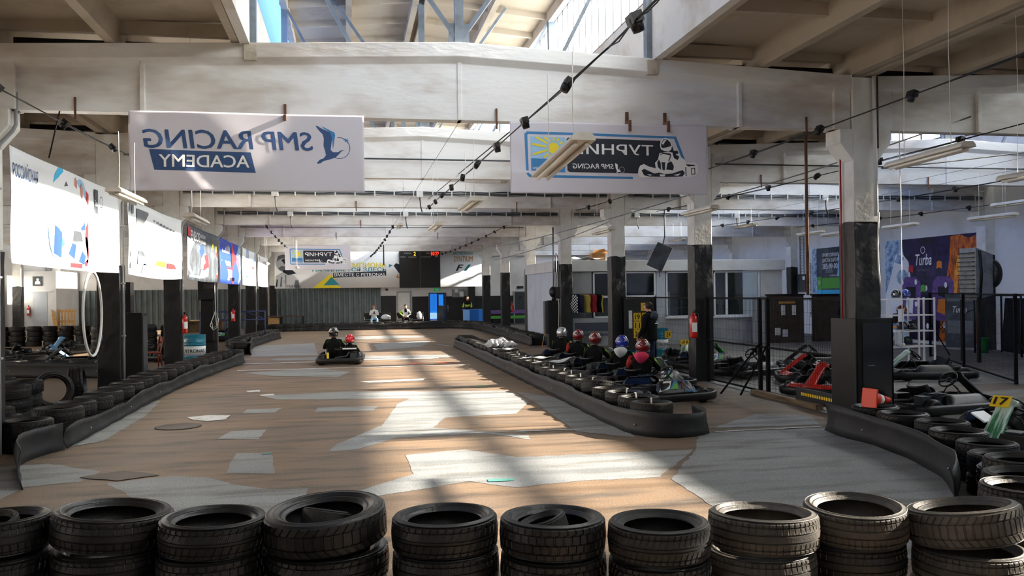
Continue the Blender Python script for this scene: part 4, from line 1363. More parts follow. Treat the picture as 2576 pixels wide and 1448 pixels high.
# 5. right wall posters
rp = banner('wall_poster', 4.85, 3.55, (19.56, 29.05, .12), R(-90), 'large fire and ice poster with karting hall lettering on the right wall', 'ink_purple', nu=1, nv=1, cat='poster')
P = [(0, [(0, 3.55), (.9, 3.55), (1.3, 2.4), (1.6, 1.2), (1.3, 0), (0, 0)], 0), (1, [(0, 1.6), (.3, 2.2), (.62, 3.0), (.95, 3.1), (1.35, 2.75), (1.45, 2.25), (1.2, 1.6), (.9, .9), (0, .5)], 1), (0, [(.55, 2.75), (.75, 3.05), (1.1, 2.9), (1.0, 2.65)], 2), (0, circ(1.0, 2.2, .35, 10, ry=.28), 2),
     (2, [(2.9, 0), (3.0, .8), (3.3, 1.5), (3.35, 2.2), (3.5, 2.8), (3.55, 3.5), (4.0, 3.55), (4.4, 3.4), (4.85, 3.5), (4.85, 0)], 0), (3, [(3.5, .3), (3.6, 1.4), (3.7, 2.2), (3.9, 2.9), (4.1, 2.6), (4.3, 3.0), (4.5, 2.2), (4.4, 1.4), (4.2, .6)], 1), (2, [(3.8, 1.2), (3.9, 2.2), (4.1, 2.0), (4.2, 1.2)], 2), (3, [(4.5, 1.0), (4.6, 2.2), (4.8, 2.6), (4.85, 1.0)], 1)]
# two kart fairings and plates
for u0, m in ((.8, 4), (2.5, 5)):
    P += [(4, [(u0 + .1, 1.55), (u0 + .15, 2.0), (u0 + .35, 2.2), (u0 + .95, 2.2), (u0 + 1.2, 2.0), (u0 + 1.2, 1.2), (u0 + .9, .7), (u0 + .3, .7), (u0 + .1, 1.0)], 3), (6, [(u0 + .4, 1.55), (u0 + .4, 1.85), (u0 + .95, 1.85), (u0 + .9, 1.45)], 4), (5 if m == 5 else 1, [(u0 + .35, 1.0), (u0 + .42, 1.42), (u0 + .8, 1.45), (u0 + .75, .9)], 5)]
P += [(7, circ(u, v, .07, 12, ry=.1), 6) for u, v in ((1.0, 2.02), (1.75, 2.02), (.95, 1.3), (1.75, 1.25), (2.3, 1.8), (3.3, 1.9), (2.35, .5), (3.2, .55))]
P += [(m, [(u, v), (u + .12, v + .05), (u + .26, v), (u + .28, v + .24), (u + .14, v + .28), (u + .02, v + .24)], 6) for u, v, m in ((1.35, 2.35, 8), (2.85, 2.45, 9), (2.0, 1.65, 10), (4.0, 2.3, 8), (4.05, 1.55, 11), (3.45, 1.35, 11), (4.2, .6, 11))]
P += [(6, rect(3.0 + .08 * (k % 6), .3 + .08 * (k // 6), 3.07 + .08 * (k % 6), .37 + .08 * (k // 6)), 6) for k in range(30) if (k + k // 6) % 2]
P += [(7, ringpoly(2.15, 3.12, .1, .125), 5)]
art(rp, 'print', ['ink_ice', 'vinyl_white', 'ink_flame', 'ink_flame_hot', 'ink_violet', 'ink_orange', 'ink_black', 'ink_white', 'ink_red', 'ink_orange', 'ink_green', 'ink_cyan'], P)
text(rp, 'Turba', (1.75, 2.6, 2.6, 2.98), 'ink_white', bold=.02, shear=.25, layer=6)
text(rp, 'karting hall', (1.85, 2.36, 2.5, 2.5), 'ink_grey', layer=6)
MB().tube([(19.5, 24.18, 3.55), (19.5, 24.18, 2.6)], .02).build('banner_hook', 'black_steel')
tag(bpy.data.objects['banner_hook'], 'thin dark rod at the right edge of the fire and ice poster', 'rod')
sp = banner('wall_poster', 2.5, 3.5, (19.56, 34.2, .15), R(-90), 'dark kart school poster with a phone number on the right wall', 'ink_charcoal', nu=1, nv=1, cat='poster')
P = [(0, rect(-.02, 0, .34, 3.5), 0), (1, rect(.34, 1.75, .7, 2.3), 0), (2, rect(.34, 1.2, .7, 1.75), 0), (3, rect(.34, .8, .7, 1.2), 0), (4, rect(.34, .35, .7, .8), 0), (1, rect(.75, 1.8, 2.2, 2.25), 0), (2, rect(.75, 1.3, 2.5, 1.75), 0), (3, rect(.75, .8, 1.6, 1.2), 0), (4, rect(.75, .3, 1.6, .75), 0), (5, [(1.9, 2.3), (2.0, 2.9), (2.3, 2.95), (2.45, 2.3)], 0), (5, circ(2.1, 3.05, .13, 12), 0), (6, [(1.0, 2.45), (1.1, 2.8), (1.5, 2.8), (1.6, 2.45)], 0)]
art(sp, 'print', ['ink_ice', 'ink_green', 'ink_cyan', 'ink_orange', 'ink_red', 'ink_sky', 'ink_grey'], P)
text(sp, 'ПРОФЕССИОНАЛЬНАЯ', (.8, 3.12, 2.35, 3.28), 'ink_white', bold=.01)
text(sp, 'ШКОЛА КАРТИНГА', (.8, 2.9, 2.3, 3.06), 'ink_white', bold=.01)
text(sp, '385-99-00', (.8, 2.62, 1.95, 2.84), 'ink_white', bold=.015)
text(sp, 'УРОВЕНЬ', (.8, 2.3, 1.25, 2.38), 'ink_grey')
text(sp, 'НОВИЧОК', (1.35, 2.3, 1.9, 2.38), 'ink_white')
text(sp, '20', (.42, 1.98, .62, 2.14), 'ink_white')
text(sp, '10', (.42, 1.4, .62, 1.56), 'ink_white')
text(sp, 'НЫЙ НАБОР В ГРУППЫ', (-2.9, -.25, -.6, -.08), 'ink_black', bold=.015, mtx=Matrix.Rotation(R(90), 4, 'Y'))
# ---------------------------------------------------------------- people
def limb_fingers(V, E, RAD, wr, wi, d, side, s=1.0, curl=None):
    """a palm and five unequal, bent fingers rooted in it, thumb from the side of the palm"""
    d, side = Vector(d).normalized(), Vector(side).normalized()
    cu = Vector(curl).normalized() if curl else d.cross(side)
    w_ = Vector(wr)
    pi = len(V)
    V.append(w_ + d * .045 * s)
    RAD.append((.034 * s, .018 * s))
    E.append((wi, pi))
    V.append(w_ + d * .085 * s)
    RAD.append((.036 * s, .015 * s))
    E.append((pi, pi + 1))
    k = pi + 1
    for f, (o, L) in enumerate(((-.027, .062), (-.009, .075), (.009, .07), (.027, .055))):
        a = w_ + d * .1 * s + side * o * s
        m = a + d * L * .5 * s + cu * .012 * s
        e = m + d * L * .3 * s + cu * .035 * s
        i0 = len(V)
        V.extend([a, m, e])
        RAD.extend([(.009 * s, .009 * s), (.0085 * s, .0085 * s), (.007 * s, .007 * s)])
        E.extend([(k, i0), (i0, i0 + 1), (i0 + 1, i0 + 2)])
    i0 = len(V)
    V.extend([w_ + d * .04 * s - side * .04 * s, w_ + d * .07 * s - side * .055 * s + cu * .02 * s])
    RAD.extend([(.012 * s, .012 * s), (.009 * s, .009 * s)])
    E.extend([(pi, i0), (i0, i0 + 1)])


def person_mesh(J, rad, mats, region, hands=True, sub=2, head=True, hs=1.0, face=True):
    """J: joints (metres). Grows one skin over the whole skeleton, hands included."""
    V, E, RAD, ix = [], [], [], {}

    def node(n):
        if n not in ix:
            ix[n] = len(V)
            V.append(Vector(J[n]))
            r = rad[n.rstrip('LR')] if n.rstrip('LR') in rad else rad[n]
            RAD.append(r if isinstance(r, tuple) else (r, r))
        return ix[n]
    chains = [['pelvis', 'belly', 'chest', 'neck0', 'neck'] + (['chin', 'face', 'crown'] if head else [])]
    for s in 'LR':
        chains += [['chest', 'shoulder' + s, 'elbow' + s, 'wrist' + s], ['pelvis', 'hip' + s, 'knee' + s, 'ankle' + s, 'toe' + s]]
    for c in chains:
        for a, b_ in zip(c, c[1:]):
            i, j = node(a), node(b_)
            E.append((i, j))
    if hands:
        for s in 'LR':
            wv, ev = Vector(J['wrist' + s]), Vector(J['elbow' + s])
            d = J.get('hand' + s)
            d = (Vector(d) - wv) if d else (wv - ev)
            sd = Vector(J.get('side' + s, (1, 0, 0)))
            sd = (sd - d.normalized() * sd.dot(d.normalized()))
            limb_fingers(V, E, RAD, wv, ix['wrist' + s], d, sd, hs, J.get('curl' + s))
    me = bpy.data.meshes.new('p')
    me.from_pydata([tuple(v) for v in V], E, [])
    o = bpy.data.objects.new('p', me)
    col.objects.link(o)
    o.modifiers.new('skin', 'SKIN')
    if not me.skin_vertices:
        bpy.context.view_layer.objects.active = o
        bpy.ops.object.mode_set(mode='OBJECT') if o.mode != 'OBJECT' else None
    sv = me.skin_vertices[0].data
    for i, r in enumerate(RAD):
        sv[i].radius = r
        sv[i].use_root = (i == 0)
    o.modifiers[0].use_smooth_shade = True
    ss = o.modifiers.new('sub', 'SUBSURF')
    ss.levels = ss.render_levels = sub
    dg = bpy.context.evaluated_depsgraph_get()
    out = bpy.data.meshes.new_from_object(o.evaluated_get(dg))
    bpy.data.objects.remove(o)
    if head and face:
        # face: nose, ears, eye sockets, lips modelled onto the same surface
        fc = Vector(J['face'])
        fd = Vector(J.get('look', (0, 1, 0))).normalized()
        rt = fd.cross(Vector((0, 0, 1))).normalized()
        uz = rt.cross(fd)
        for v in out.vertices:
            p = v.co - fc
            a, b_, c = p.dot(rt), p.dot(fd), p.dot(uz)
            if p.length < .17 and b_ > .03:
                n = math.exp(-((a / .014) ** 2 + ((c + .012) / .026) ** 2))
                e = math.exp(-(((abs(a) - .032) / .016) ** 2 + ((c - .018) / .012) ** 2))
                l = math.exp(-((a / .024) ** 2 + ((c + .055) / .009) ** 2))
                v.co += fd * (.026 * n - .012 * e + .006 * l)
    for m in mats:
        out.materials.append(MATS[m])
    for p in out.polygons:
        p.material_index = region(p.center)
        p.use_smooth = True
    if head and face:
        b = MB()
        for sx in (-1, 1):
            b.ball(tuple(fc + rt * .032 * sx + fd * .068 + uz * .018), .011, 8, 6, 0)
            b.ball(tuple(fc + rt * .032 * sx + fd * .0755 + uz * .018), .006, 6, 4, 1)
            b.ball(tuple(fc + rt * .083 * sx - fd * .005), (.012, .02, .03), 8, 6, 2)
        k = len(out.materials)
        for m in ('ink_white', 'hair_brown', 'skin'):
            out.materials.append(MATS[m])
        bm = bmesh.new()
        bm.from_mesh(out)
        me2 = bpy.data.meshes.new('q')
        me2.from_pydata(b.v, [], b.f)
        for p, mi in zip(me2.polygons, b.mi):
            p.material_index = k + mi
            p.use_smooth = True
        bm.from_mesh(me2)
        bm.to_mesh(out)
        bm.free()
    return out


RAD = dict(pelvis=(.15, .11), belly=(.145, .105), chest=(.16, .115), neck0=(.075, .07), neck=.058, chin=(.066, .075), face=(.08, .095), crown=(.062, .072), shoulder=.066, elbow=.047, wrist=.03, hip=.09, knee=.062, ankle=.042, toe=.035)


def helmet(parent, loc, mat, rz=0, stripe='ink_white', visor=True, s=1.0, plain=False, rx=0):
    def sh(p, d):
        x, y, z = p
        if z < -.02 and y > 0:          # chin bar
            y *= 1.08
            x *= .93
        if z < -.09:
            z = -.09 - (z + .09) * -.35
        if y < 0:
            y *= .98
        return (x, y, z)
    b = MB()
    b.ball((0, 0, 0), (.128, .15, .142), 28, 18, f=sh)
    h = b.build('helmet', mat, parent, loc, (rx, 0, rz))
    h.scale = (s, s, s)
    b = MB()
    b.grid(lambda u, v: (.132 * math.sin((u - .5) * 2.5), .155 * math.cos((u - .5) * 2.5) * (1 - .1 * v), -.035 + .075 * v), 14, 4)
    b.build('visor', 'visor', h, solid=.004)
    b = MB()
    b.lathe([(.118, -.1), (.126, -.085), (.12, -.075)], 24)
    b.build('helmet_trim', 'black_plastic', h).scale = (1, 1.1, 1)
    if not plain:
        b = MB()
        for sx in (-1, 1):
            for q in (0, 1):
                pts = []
                for t in range(7):
                    th = R(38 + t * 8 + q * 5)
                    ph = R(-90 + sx * (18 + t * 6 + 24 * q))
                    pts.append((.131 * math.sin(th) * math.cos(ph), .151 * math.sin(th) * math.sin(ph), .144 * math.cos(th)))
                b.tube(pts, [.001, .006, .009, .010, .009, .006, .001], 6)
        b.build('helmet_stripe', stripe, h)
    return h


# seated kart driver (kart space: y forward, z up)
def driver_joints(lean=0., steer=0., sc_=1.0):
    J = dict(pelvis=(0, -.30, .22), belly=(0, -.37, .38), chest=(0, -.38, .56), neck0=(0, -.36, .69), neck=(0, -.34, .75), chin=(0, -.30, .80), face=(0, -.30, .86), crown=(0, -.32, .95))
    for s, k in (('L', -1), ('R', 1)):
        J['shoulder' + s] = (.185 * k, -.37, .62)
        J['elbow' + s] = (.29 * k, -.14, .42)
        J['wrist' + s] = (.16 * k, .13, .46 + .05 * k * steer)
        J['hand' + s] = (.12 * k, .2, .50 + .05 * k * steer)
        J['side' + s] = (0, .3, 1)
        J['curl' + s] = (-k, .1, -.2)
        J['hip' + s] = (.1 * k, -.22, .2)
        J['knee' + s] = (.2 * k, .2, .38)
        J['ankle' + s] = (.15 * k, .58, .2)
        J['toe' + s] = (.15 * k, .68, .27)
    return J


DJ = driver_joints()
DRV = person_mesh(DJ, dict(RAD, chest=(.175, .125), shoulder=.07), ['black_cloth', 'skin', 'black_cloth'], lambda c: 1 if (c.z > .735 and c.y > -.43) else 0, face=False)


def driver(kart, hm, label, loc=(0, 0, 0), hood=None, hs=1.0, red_sleeve=False, visor=True, s=1.0, plain=False, stripe='ink_white', yellow=True, turn=0):
    """a person sitting in a kart: top-level thing with helmet, suit trim and hood as parts"""
    m = kart.matrix_world.copy() if False else Matrix.Translation(kart.location) @ Euler(kart.rotation_euler).to_matrix().to_4x4()
    o = put('person', DRV)
    o.location = m @ Vector(loc)
    o.rotation_euler = kart.rotation_euler
    o.scale = (s, s, s)
    tag(o, label, 'person')
    helmet(o, (0, -.31, .87), hm, turn, stripe, s=hs * 1.08, plain=plain)
    b = MB()
    for sx in (-1, 1):
        b.tube([(.12 * sx, -.49, .66), (.19 * sx, -.475, .60), (.215 * sx, -.44, .5)], .0025, 5)
    b.build('suit_piping', 'piping_green' if yellow else 'ink_grey', o)
    b = MB()
    for sx in (-1, 1):
        b.grid(lambda u, v, sx=sx: (sx * (.238 + .075 * u - .0 * v), -.37 + .21 * u + (v - .5) * .05, .645 - .2 * u + (v - .5) * .03), 6, 2)
    b.build('sleeve_panel', 'hi_vis', o, solid=.006)
    if red_sleeve:
        b = MB()
        b.tube([(-.2, -.40, .64), (-.25, -.31, .57), (-.29, -.2, .48)], [.075, .073, .065], 12)
        b.build('red_sleeve', 'red_cloth', o)
    if hood:
        b = MB()
        b.ball((0, 0, 0), (.15, .07, .1), 18, 12, f=lambda p, d: (p[0] * (1 - .35 * max(0, -d[2])), p[1] + .02 * math.sin(p[0] * 25), p[2] * (1.5 if d[2] < 0 else .8)))
        b.build('hood', hood, o, (0, -.475, .70), (.25, 0, 0))
    return o


# ---------------------------------------------------------------- karts
def band(pts, z0, z1, t, closed=True):
    """a bumper strip following a rounded outline"""
    b = MB()
    n = len(pts)
    vs = []
    for i in range(n):
        a, c = Vector(pts[(i - 1) % n] if closed or i else pts[0]), Vector(pts[(i + 1) % n] if closed or i < n - 1 else pts[-1])
        tg = (c - a).normalized()
        nr = Vector((tg.y, -tg.x))
        p = Vector(pts[i])
        for dz, off in ((z0, -.01), (z0 + .03, t * .6), (z1 - .03, t * .6), (z1, 0), (z1 - .01, -t), (z0 + .01, -t)):
            q = p + nr * off
            vs.append((q.x, q.y, dz))
    k = n if closed else n - 1
    b.add(vs, [(i * 6 + j, ((i + 1) % n) * 6 + j, ((i + 1) % n) * 6 + (j + 1) % 6, i * 6 + (j + 1) % 6) for i in range(k) for j in range(6)], 0, None, True)
    return b


def rounded(hw, y0, y1, rf, rr, n=7):
    pts = []
    for cx, cy, r, a0 in ((hw - rf, y1 - rf, rf, 0), (-hw + rf, y1 - rf, rf, 90), (-hw + rr, y0 + rr, rr, 180), (hw - rr, y0 + rr, rr, 270)):
        for i in range(n):
            a = R(a0 + 90 * i / (n - 1))
            pts.append((cx + r * math.cos(a), cy + r * math.sin(a)))
    return pts


KM = {}


def kart_meshes():
    def keep(name, b, mats, bevel=0, solid=0):
        o = b.build(name, mats, bevel=bevel, solid=solid)
        if bevel or solid:
            dg = bpy.context.evaluated_depsgraph_get()
            me = bpy.data.meshes.new_from_object(o.evaluated_get(dg))
        else:
            me = o.data
        bpy.data.objects.remove(o)
        KM[name] = me
    keep('bumper', band(rounded(.635, -.86, 1.0, .34, .2), .05, .2, .03), 'black_plastic')
    b = MB()
    for sx in (-1, 1):
        b.tube([(.3 * sx, -.8, .1), (.3 * sx, -.3, .08), (.22 * sx, .2, .07), (.2 * sx, .85, .08)], .016, 8)
        b.tube([(.3 * sx, .1, .09), (.58 * sx, .15, .1), (.58 * sx, -.35, .1), (.3 * sx, -.4, .09)], .012, 8)
        b.tube([(.22 * sx, .2, .07), (.12 * sx, .3, .36), (0, .3, .42)], .01, 8)
        b.tube([(.25 * sx, .6, .1), (.46 * sx, .6, .13)], .014, 8)
    b.tube([(-.3, -.8, .1), (.3, -.8, .1)], .016, 8)
    b.tube([(-.2, .85, .08), (.2, .85, .08)], .016, 8)
    b.tube([(-.6, -.55, .14), (.6, -.55, .14)], .018, 10)
    keep('frame', b, 'black_steel')
    b = MB()
    b.box(-.24, .24, -.15, .85, .045, .055)
    keep('floor_tray', b, 'grey_metal')

    def seatf(u, v):
        # u across, v from front lip over the base and up the back
        x = (u - .5) * .42
        if v < .4:
            y, z = -.02 - .75 * v, .13 - .05 * math.sin(v * 4)
        else:
            t = (v - .4) / .6
            y, z = -.32 - .16 * t, .10 + .33 * t
        wing = (abs(u - .5) * 2) ** 4
        return (x, y + wing * (.12 if v > .4 else 0), z + wing * .10 * (1 if v < .5 else 1 - .6 * (v - .5) * 2))
    b = MB()
    b.grid(seatf, 12, 14)
    keep('seat', b, 'black_plastic', solid=.012)
    wm = Matrix.Translation((0, .22, .5)) @ Matrix.Rotation(R(48), 4, 'X')
    b = MB()
    b.tube([(.155 * math.cos(a), .14 * math.sin(a), 0) for a in [i * math.pi / 14 for i in range(28)]], .015, 8, mtx=wm, closed=True)
    for a in (R(90), R(210), R(330)):
        b.tube([(0, 0, -.02), (.15 * math.cos(a), .135 * math.sin(a), 0)], .012, 6, mtx=wm)
    b.lathe([(.0, .005), (.045, .005), (.05, -.02), (.0, -.03)], 14, mtx=wm)
    b.tube([(0, .24, .48), (0, .62, .14)], .011, 8)
    keep('steering_wheel', b, 'black_plastic')
    for nm, r, w_ in (('rear_wheel', .14, .19), ('front_wheel', .13, .13)):
        rot = Matrix.Rotation(R(90), 4, 'Y')
        b = MB()
        b.lathe([(.075, -w_ / 2), (.09, -w_ / 2), (r - .025, -w_ / 2), (r - .006, -w_ * .38), (r, -w_ * .2), (r, w_ * .2), (r - .006, w_ * .38), (r - .025, w_ / 2), (.09, w_ / 2), (.075, w_ / 2)], 26, mtx=rot, closed=True)
        keep(nm, b, 'rubber')
        b = MB()
        b.lathe([(.0, -w_ * .2), (.03, -w_ * .22), (.06, -w_ * .3), (.076, -w_ * .48), (.076, w_ * .48), (.06, w_ * .3), (.03, w_ * .22), (0, w_ * .2)], 18, mtx=rot)
        keep(nm + '_rim', b, 'grey_metal')

    def podf(u, v):
        y = -.36 + .8 * u
        e = min(1, 8 * u * (1 - u)) ** .5
        x = .47 + .17 * v ** .7
        z = .20 + .2 * (1 - v ** 1.6) * e - .02 * v
        return (x, y, z)
    b = MB()
    b.grid(podf, 14, 8)
    b.grid(lambda u, v: (.64, -.36 + .8 * u, .18 - .08 * v), 10, 2)
    keep('side_pod', b, 'black_plastic', solid=.01)
    # front panel (fairing) rising to the wheel
    def fair(u, v):
        wv = .13 - .035 * math.sin(v * 2.6)
        y = .93 - .52 * v - .06 * math.sin(v * 3.14)
        z = .2 + .42 * v + .05 * math.sin(v * 3.14)
        if v > .86:
            wv += .03
        bow = (abs(u - .5) * 2) ** 2
        return ((u - .5) * 2 * wv, y - .045 * bow, z - .05 * bow)
    b = MB()
    b.grid(fair, 10, 16)
    keep('front_fairing', b, 'black_plastic', solid=.012)

    def nose(u, v):
        x = (u - .5) * .96
        a = abs(u - .5) * 2
        return (x, .97 - .13 * a * a - .16 * v, .12 + .13 * v * (1 - .5 * a ** 3) + .05 * a ** 4)
    b = MB()
    b.grid(nose, 16, 6)
    keep('nose_cone', b, 'black_plastic', solid=.014)
    b = MB()
    b.box(.27, .5, -.5, -.2, .1, .24, 0)
    for k in range(6):
        b.box(.3, .47, -.46, -.24, .25 + .018 * k, .258 + .018 * k, 1)
    b.lathe([(.05, 0), (.05, .12)], 14, 0, Matrix.Translation((.385, -.35, .24)))
    b.box(.3, .46, -.7, -.52, .18, .32, 1)
    b.tube([(.32, -.28, .3), (.25, -.45, .33), (.2, -.7, .24), (-.12, -.74, .2)], .022, 10, 2)
    b.box(-.48, -.28, -.5, -.25, .1, .28, 0)
    b.box(.505, .51, -.47, -.27, .12, .2, 3)
    keep('engine', b, ['black_steel', 'dark_grey_metal', 'dark_grey_metal', 'label_blue'], bevel=.006)
    b = MB()
    b.box(-.11, .11, .06, .3, .07, .2)
    keep('fuel_tank', b, 'black_plastic', bevel=.02)


kart_meshes()
POD_ART = [(0, [(-.34, .05), (-.3, .16), (-.02, .17), (.3, .17), (.42, .05)], 0), (1, [(-.34, .055), (-.18, .165), (-.02, .165), (-.12, .055)], 1), (2, [(-.12, .05), (.02, .16), (.1, .165), (-.02, .05)], 1), (3, [(-.1, .05), (.03, .13), (.08, .13), (.06, .05)], 2), (1, [(.2, .165), (.42, .14), (.43, .06), (.28, .05)], 1), (4, [(.12, .05), (.2, .165), (.23, .165), (.16, .05)], 1)]


def kart(loc, rz, label, fairing='kart_dark', nose='black_plastic', plate=None, pods=True, seat=True, fair=True, group='karts', pod_text=True, wheel=True, spec_bumper=None):
    t = thing('go_kart', label, 'kart', loc, rz, group)

    def part(k, mat=None, loc=None, sx=1):
        o = put(k, KM[k], t, loc)
        if mat:
            o.material_slots[0].link = 'OBJECT'
            o.material_slots[0].material = MATS[mat]
        if sx < 0:
            o.scale = (-1, 1, 1)
        return o
    for k in ('bumper', 'frame', 'floor_tray', 'engine', 'fuel_tank', 'steering_wheel'):
        part(k)
    if seat:
        part('seat')
    part('nose_cone', nose)
    fr = part('front_fairing', fairing) if fair else None
    if fr:
        fr['label'] = 'steep front fairing panel rising to the steering wheel'
    for nm, x, y, z in (('rear_wheel', .5, -.55, .14), ('front_wheel', .52, .62, .13)):
        for s in (-1, 1):
            w_ = part(nm, None, (x * s, y, z))
            w_.name = 'wheel'
            r_ = put('rim', KM[nm + '_rim'], w_)
    for s in (-1, 1):
        p = part('side_pod', None, None, s)
        if not pods:
            p.scale.z, p.location.z = .7, .05
        if pods:
            # decal on the pod, part of it
            b = MB()
            vs, fs, mi = tri_fill(POD_ART)
            vv = []
            for (u, d, v) in vs:
                k = min(1, max(0, (.19 - v) / .19))
                x = .47 + .17 * k ** .7
                e = min(1, 8 * ((u + .36) / .8) * (1 - (u + .36) / .8)) ** .5 if -.36 < u < .44 else 0
                vv.append((x + .012, u, .20 + .2 * (1 - k ** 1.6) * max(0, e) - .02 * k + .01 - d))
            b.v, b.f, b.mi, b.sm = vv, fs, mi, [False] * len(fs)
            b.build('decal', ['ink_navy', 'ink_white', 'ink_blue', 'ink_green', 'ink_maroon'], p)
    if plate and fr:
        fm = Matrix.Translation((0, .545, .585)) @ Matrix.Rotation(R(180), 4, 'Z') @ Matrix.Rotation(R(-46), 4, 'X')
        b = MB()
        b.box(-.105, .105, -.012, -.006, -.085, .085, 0, fm)
        pl = b.build('number_plate', 'yellow', fr)
        text(pl, plate, (-.07, -.055, .07, .055), 'ink_black', bold=.03, mtx=fm @ Matrix.Translation((0, -.012, 0)), name='number')
    return t


# the two-seat kart on the track, seen from behind
k = kart((-.26, 25.2, 0), R(-3), 'black two-seat kart driving away down the middle of the track', fair=False, pods=False)
driver(k, 'black_gloss', 'person in a black suit and black helmet driving the two-seat kart', (-.17, -.02, .02), s=1.0, stripe='ink_white')
driver(k, 'red_bright', 'small passenger in a red helmet beside the driver on the two-seat kart', (.27, .04, -.06), s=.86, hs=1.08, stripe='ink_red', yellow=False)
b = MB()
b.box(-.19, .19, -.55, -.53, .42, .46)
b2 = b.build('seat_rail', 'pvc_white', k, (.27, 0, 0))
MB().box(-.33, -.27, -.885, -.875, .2, .36).build('yellow_tag', 'yellow_ink', k)

# the waiting line by the pit barrier, all heading away to the right
Q = [((5.47, 16.1), 'red_dark', 'last kart in the waiting line, its driver wearing a pink hood', 'person in a dark red helmet and pink hood in the last waiting kart', 'cloth_pink', True),
     ((5.56, 17.68), 'blue_gloss', 'waiting kart whose driver has a blue helmet and white hood', 'person in a blue helmet and white hood in a waiting kart', 'cloth_white', False),
     ((5.42, 19.24), 'red_dark', 'third waiting kart from the front of the line', 'right one of two people in plain dark red helmets, waiting in a kart', None, False),
     ((5.45, 20.82), 'red_dark', 'second waiting kart from the front of the line', 'left one of two people in plain dark red helmets, with a red sleeve', None, True),
     ((5.42, 22.42), 'silver_gloss', 'first kart of the waiting line, with the silver helmet', 'person in a silver helmet at the head of the waiting line', None, False)]
for (x, y), hm, lk, lp, hood, rs in Q:
    az = -60
    k = kart((x + .24, y + .2, 0), R(az), lk, 'kart_pale', group='karts waiting at the pit barrier')
    driver(k, hm, lp, (0, .02, .0), hood, red_sleeve=rs, plain=hm == 'silver_gloss', turn=R(10), stripe='ink_white')
    for ch in [c for c in col.objects if c.name.startswith('person') and c.get('label') == lp]:
        ch.rotation_euler = (0, 0, R(az + 30))
ek = kart((5.27, 14.55, 0), R(-76), 'empty kart nearest the camera behind the pit barrier, white and green side pods', 'kart_dark', fair=False, seat=False, group='karts waiting at the pit barrier')
text(ek, 'Turba', (.17, .02, .40, .10), 'ink_blue', bold=.02, shear=.2, mtx=Matrix.Translation((.675, 0, .2)) @ Matrix.Rotation(R(90), 4, 'Z') @ Matrix.Rotation(R(-42), 4, 'X'))
# karts parked in the pit behind the fence
kart((8.62, 20.3, 0), R(-70), 'kart with a bright green fairing parked behind the fence', 'kart_green', group='karts parked in the pit')
kart((8.8, 18.35, 0), R(-66), 'dark kart behind the fence post, its steering wheel in the open', 'kart_dark', pods=False, group='karts parked in the pit')
kart((9.7, 16.5, 0), R(66), 'farther red kart parked behind the fence, beside the red number kart', 'red_gloss', 'red_gloss', pods=False, group='karts parked in the pit')
k = kart((8.75, 14.6, 0), R(118), 'red kart with a white number behind the fence by the column cabinet', 'red_gloss', 'red_gloss', pods=False, group='karts parked in the pit')
fr = [c for c in k.children if c.name.startswith('front_fairing')][0]
text(fr, '5', (-.05, -.05, .05, .06), 'ink_white', bold=.02, shear=.2, mtx=Matrix.Translation((0, .55, .60)) @ Matrix.Rotation(R(180), 4, 'Z') @ Matrix.Rotation(R(-46), 4, 'X') @ Matrix.Translation((0, -.015, 0)), name='number')
kart((8.9, 22.0, 0), R(150), 'kart with a yellow number 21 plate in front of the drums', 'kart_pale', plate='21', group='karts parked in the pit')
kart((11.2, 19.2, 0), R(75), 'dark kart deepest in the pit behind the red karts', 'black_plastic', pods=False, group='karts parked in the pit')
kart((12.1, 16.6, 0), R(78), 'kart with a pale green fairing standing before the white shelf rack', 'kart_pale', pods=False, group='karts parked in the pit')
kart((9.0, 12.1, 0), R(-84), 'kart with a black and green fairing right of the column cabinet', 'kart_dark', pods=False, group='karts parked in the pit')
kart((8.02, 9.25, 0), R(118), 'kart with yellow number 17 behind the right-hand tyre curve', 'kart_pale', plate='17', group='karts parked in the pit')
b = MB()
b.box(-.12, .12, -.1, .1, 0, .02)
tag(b.build('white_box', 'pvc_white', loc=(7.55, 9.3, .36), rot=(.5, 0, .3)), 'small white board lying by the kart with number 17', 'board')
# karts in the left loop
kart((-11.0, 30.6, 0), R(96), 'red kart at the far left behind the short tyre row', 'red_gloss', 'red_gloss', pods=False, group='karts in the left loop')
kart((-9.0, 27.3, 0), R(-75), 'kart with a blue steering plate in the middle of the left loop', 'label_blue', pods=False, group='karts in the left loop')
kart((-9.7, 32.8, 0), R(160), 'kart with pale blue panels facing the camera in the left loop', 'label_blue', pods=False, group='karts in the left loop')
kart((-7.3, 25.4, 0), R(100), 'black kart behind the lower end of the white hose ring', 'black_plastic', pods=False, group='karts in the left loop')
kart((-5.9, 28.2, 0), R(60), 'kart behind the red-brown chair at the left columns', 'grey_metal', pods=False, group='karts in the left loop')
k = kart((-5.4, 39.0, 0), R(-80), 'kart with an orange nose beyond the teal drum, driven by a red helmet', 'kart_dark', 'ink_orange', group='karts in the left loop')
driver(k, 'red_bright', 'person in a glossy red helmet in the far left kart', (0, 0, .02), plain=True)
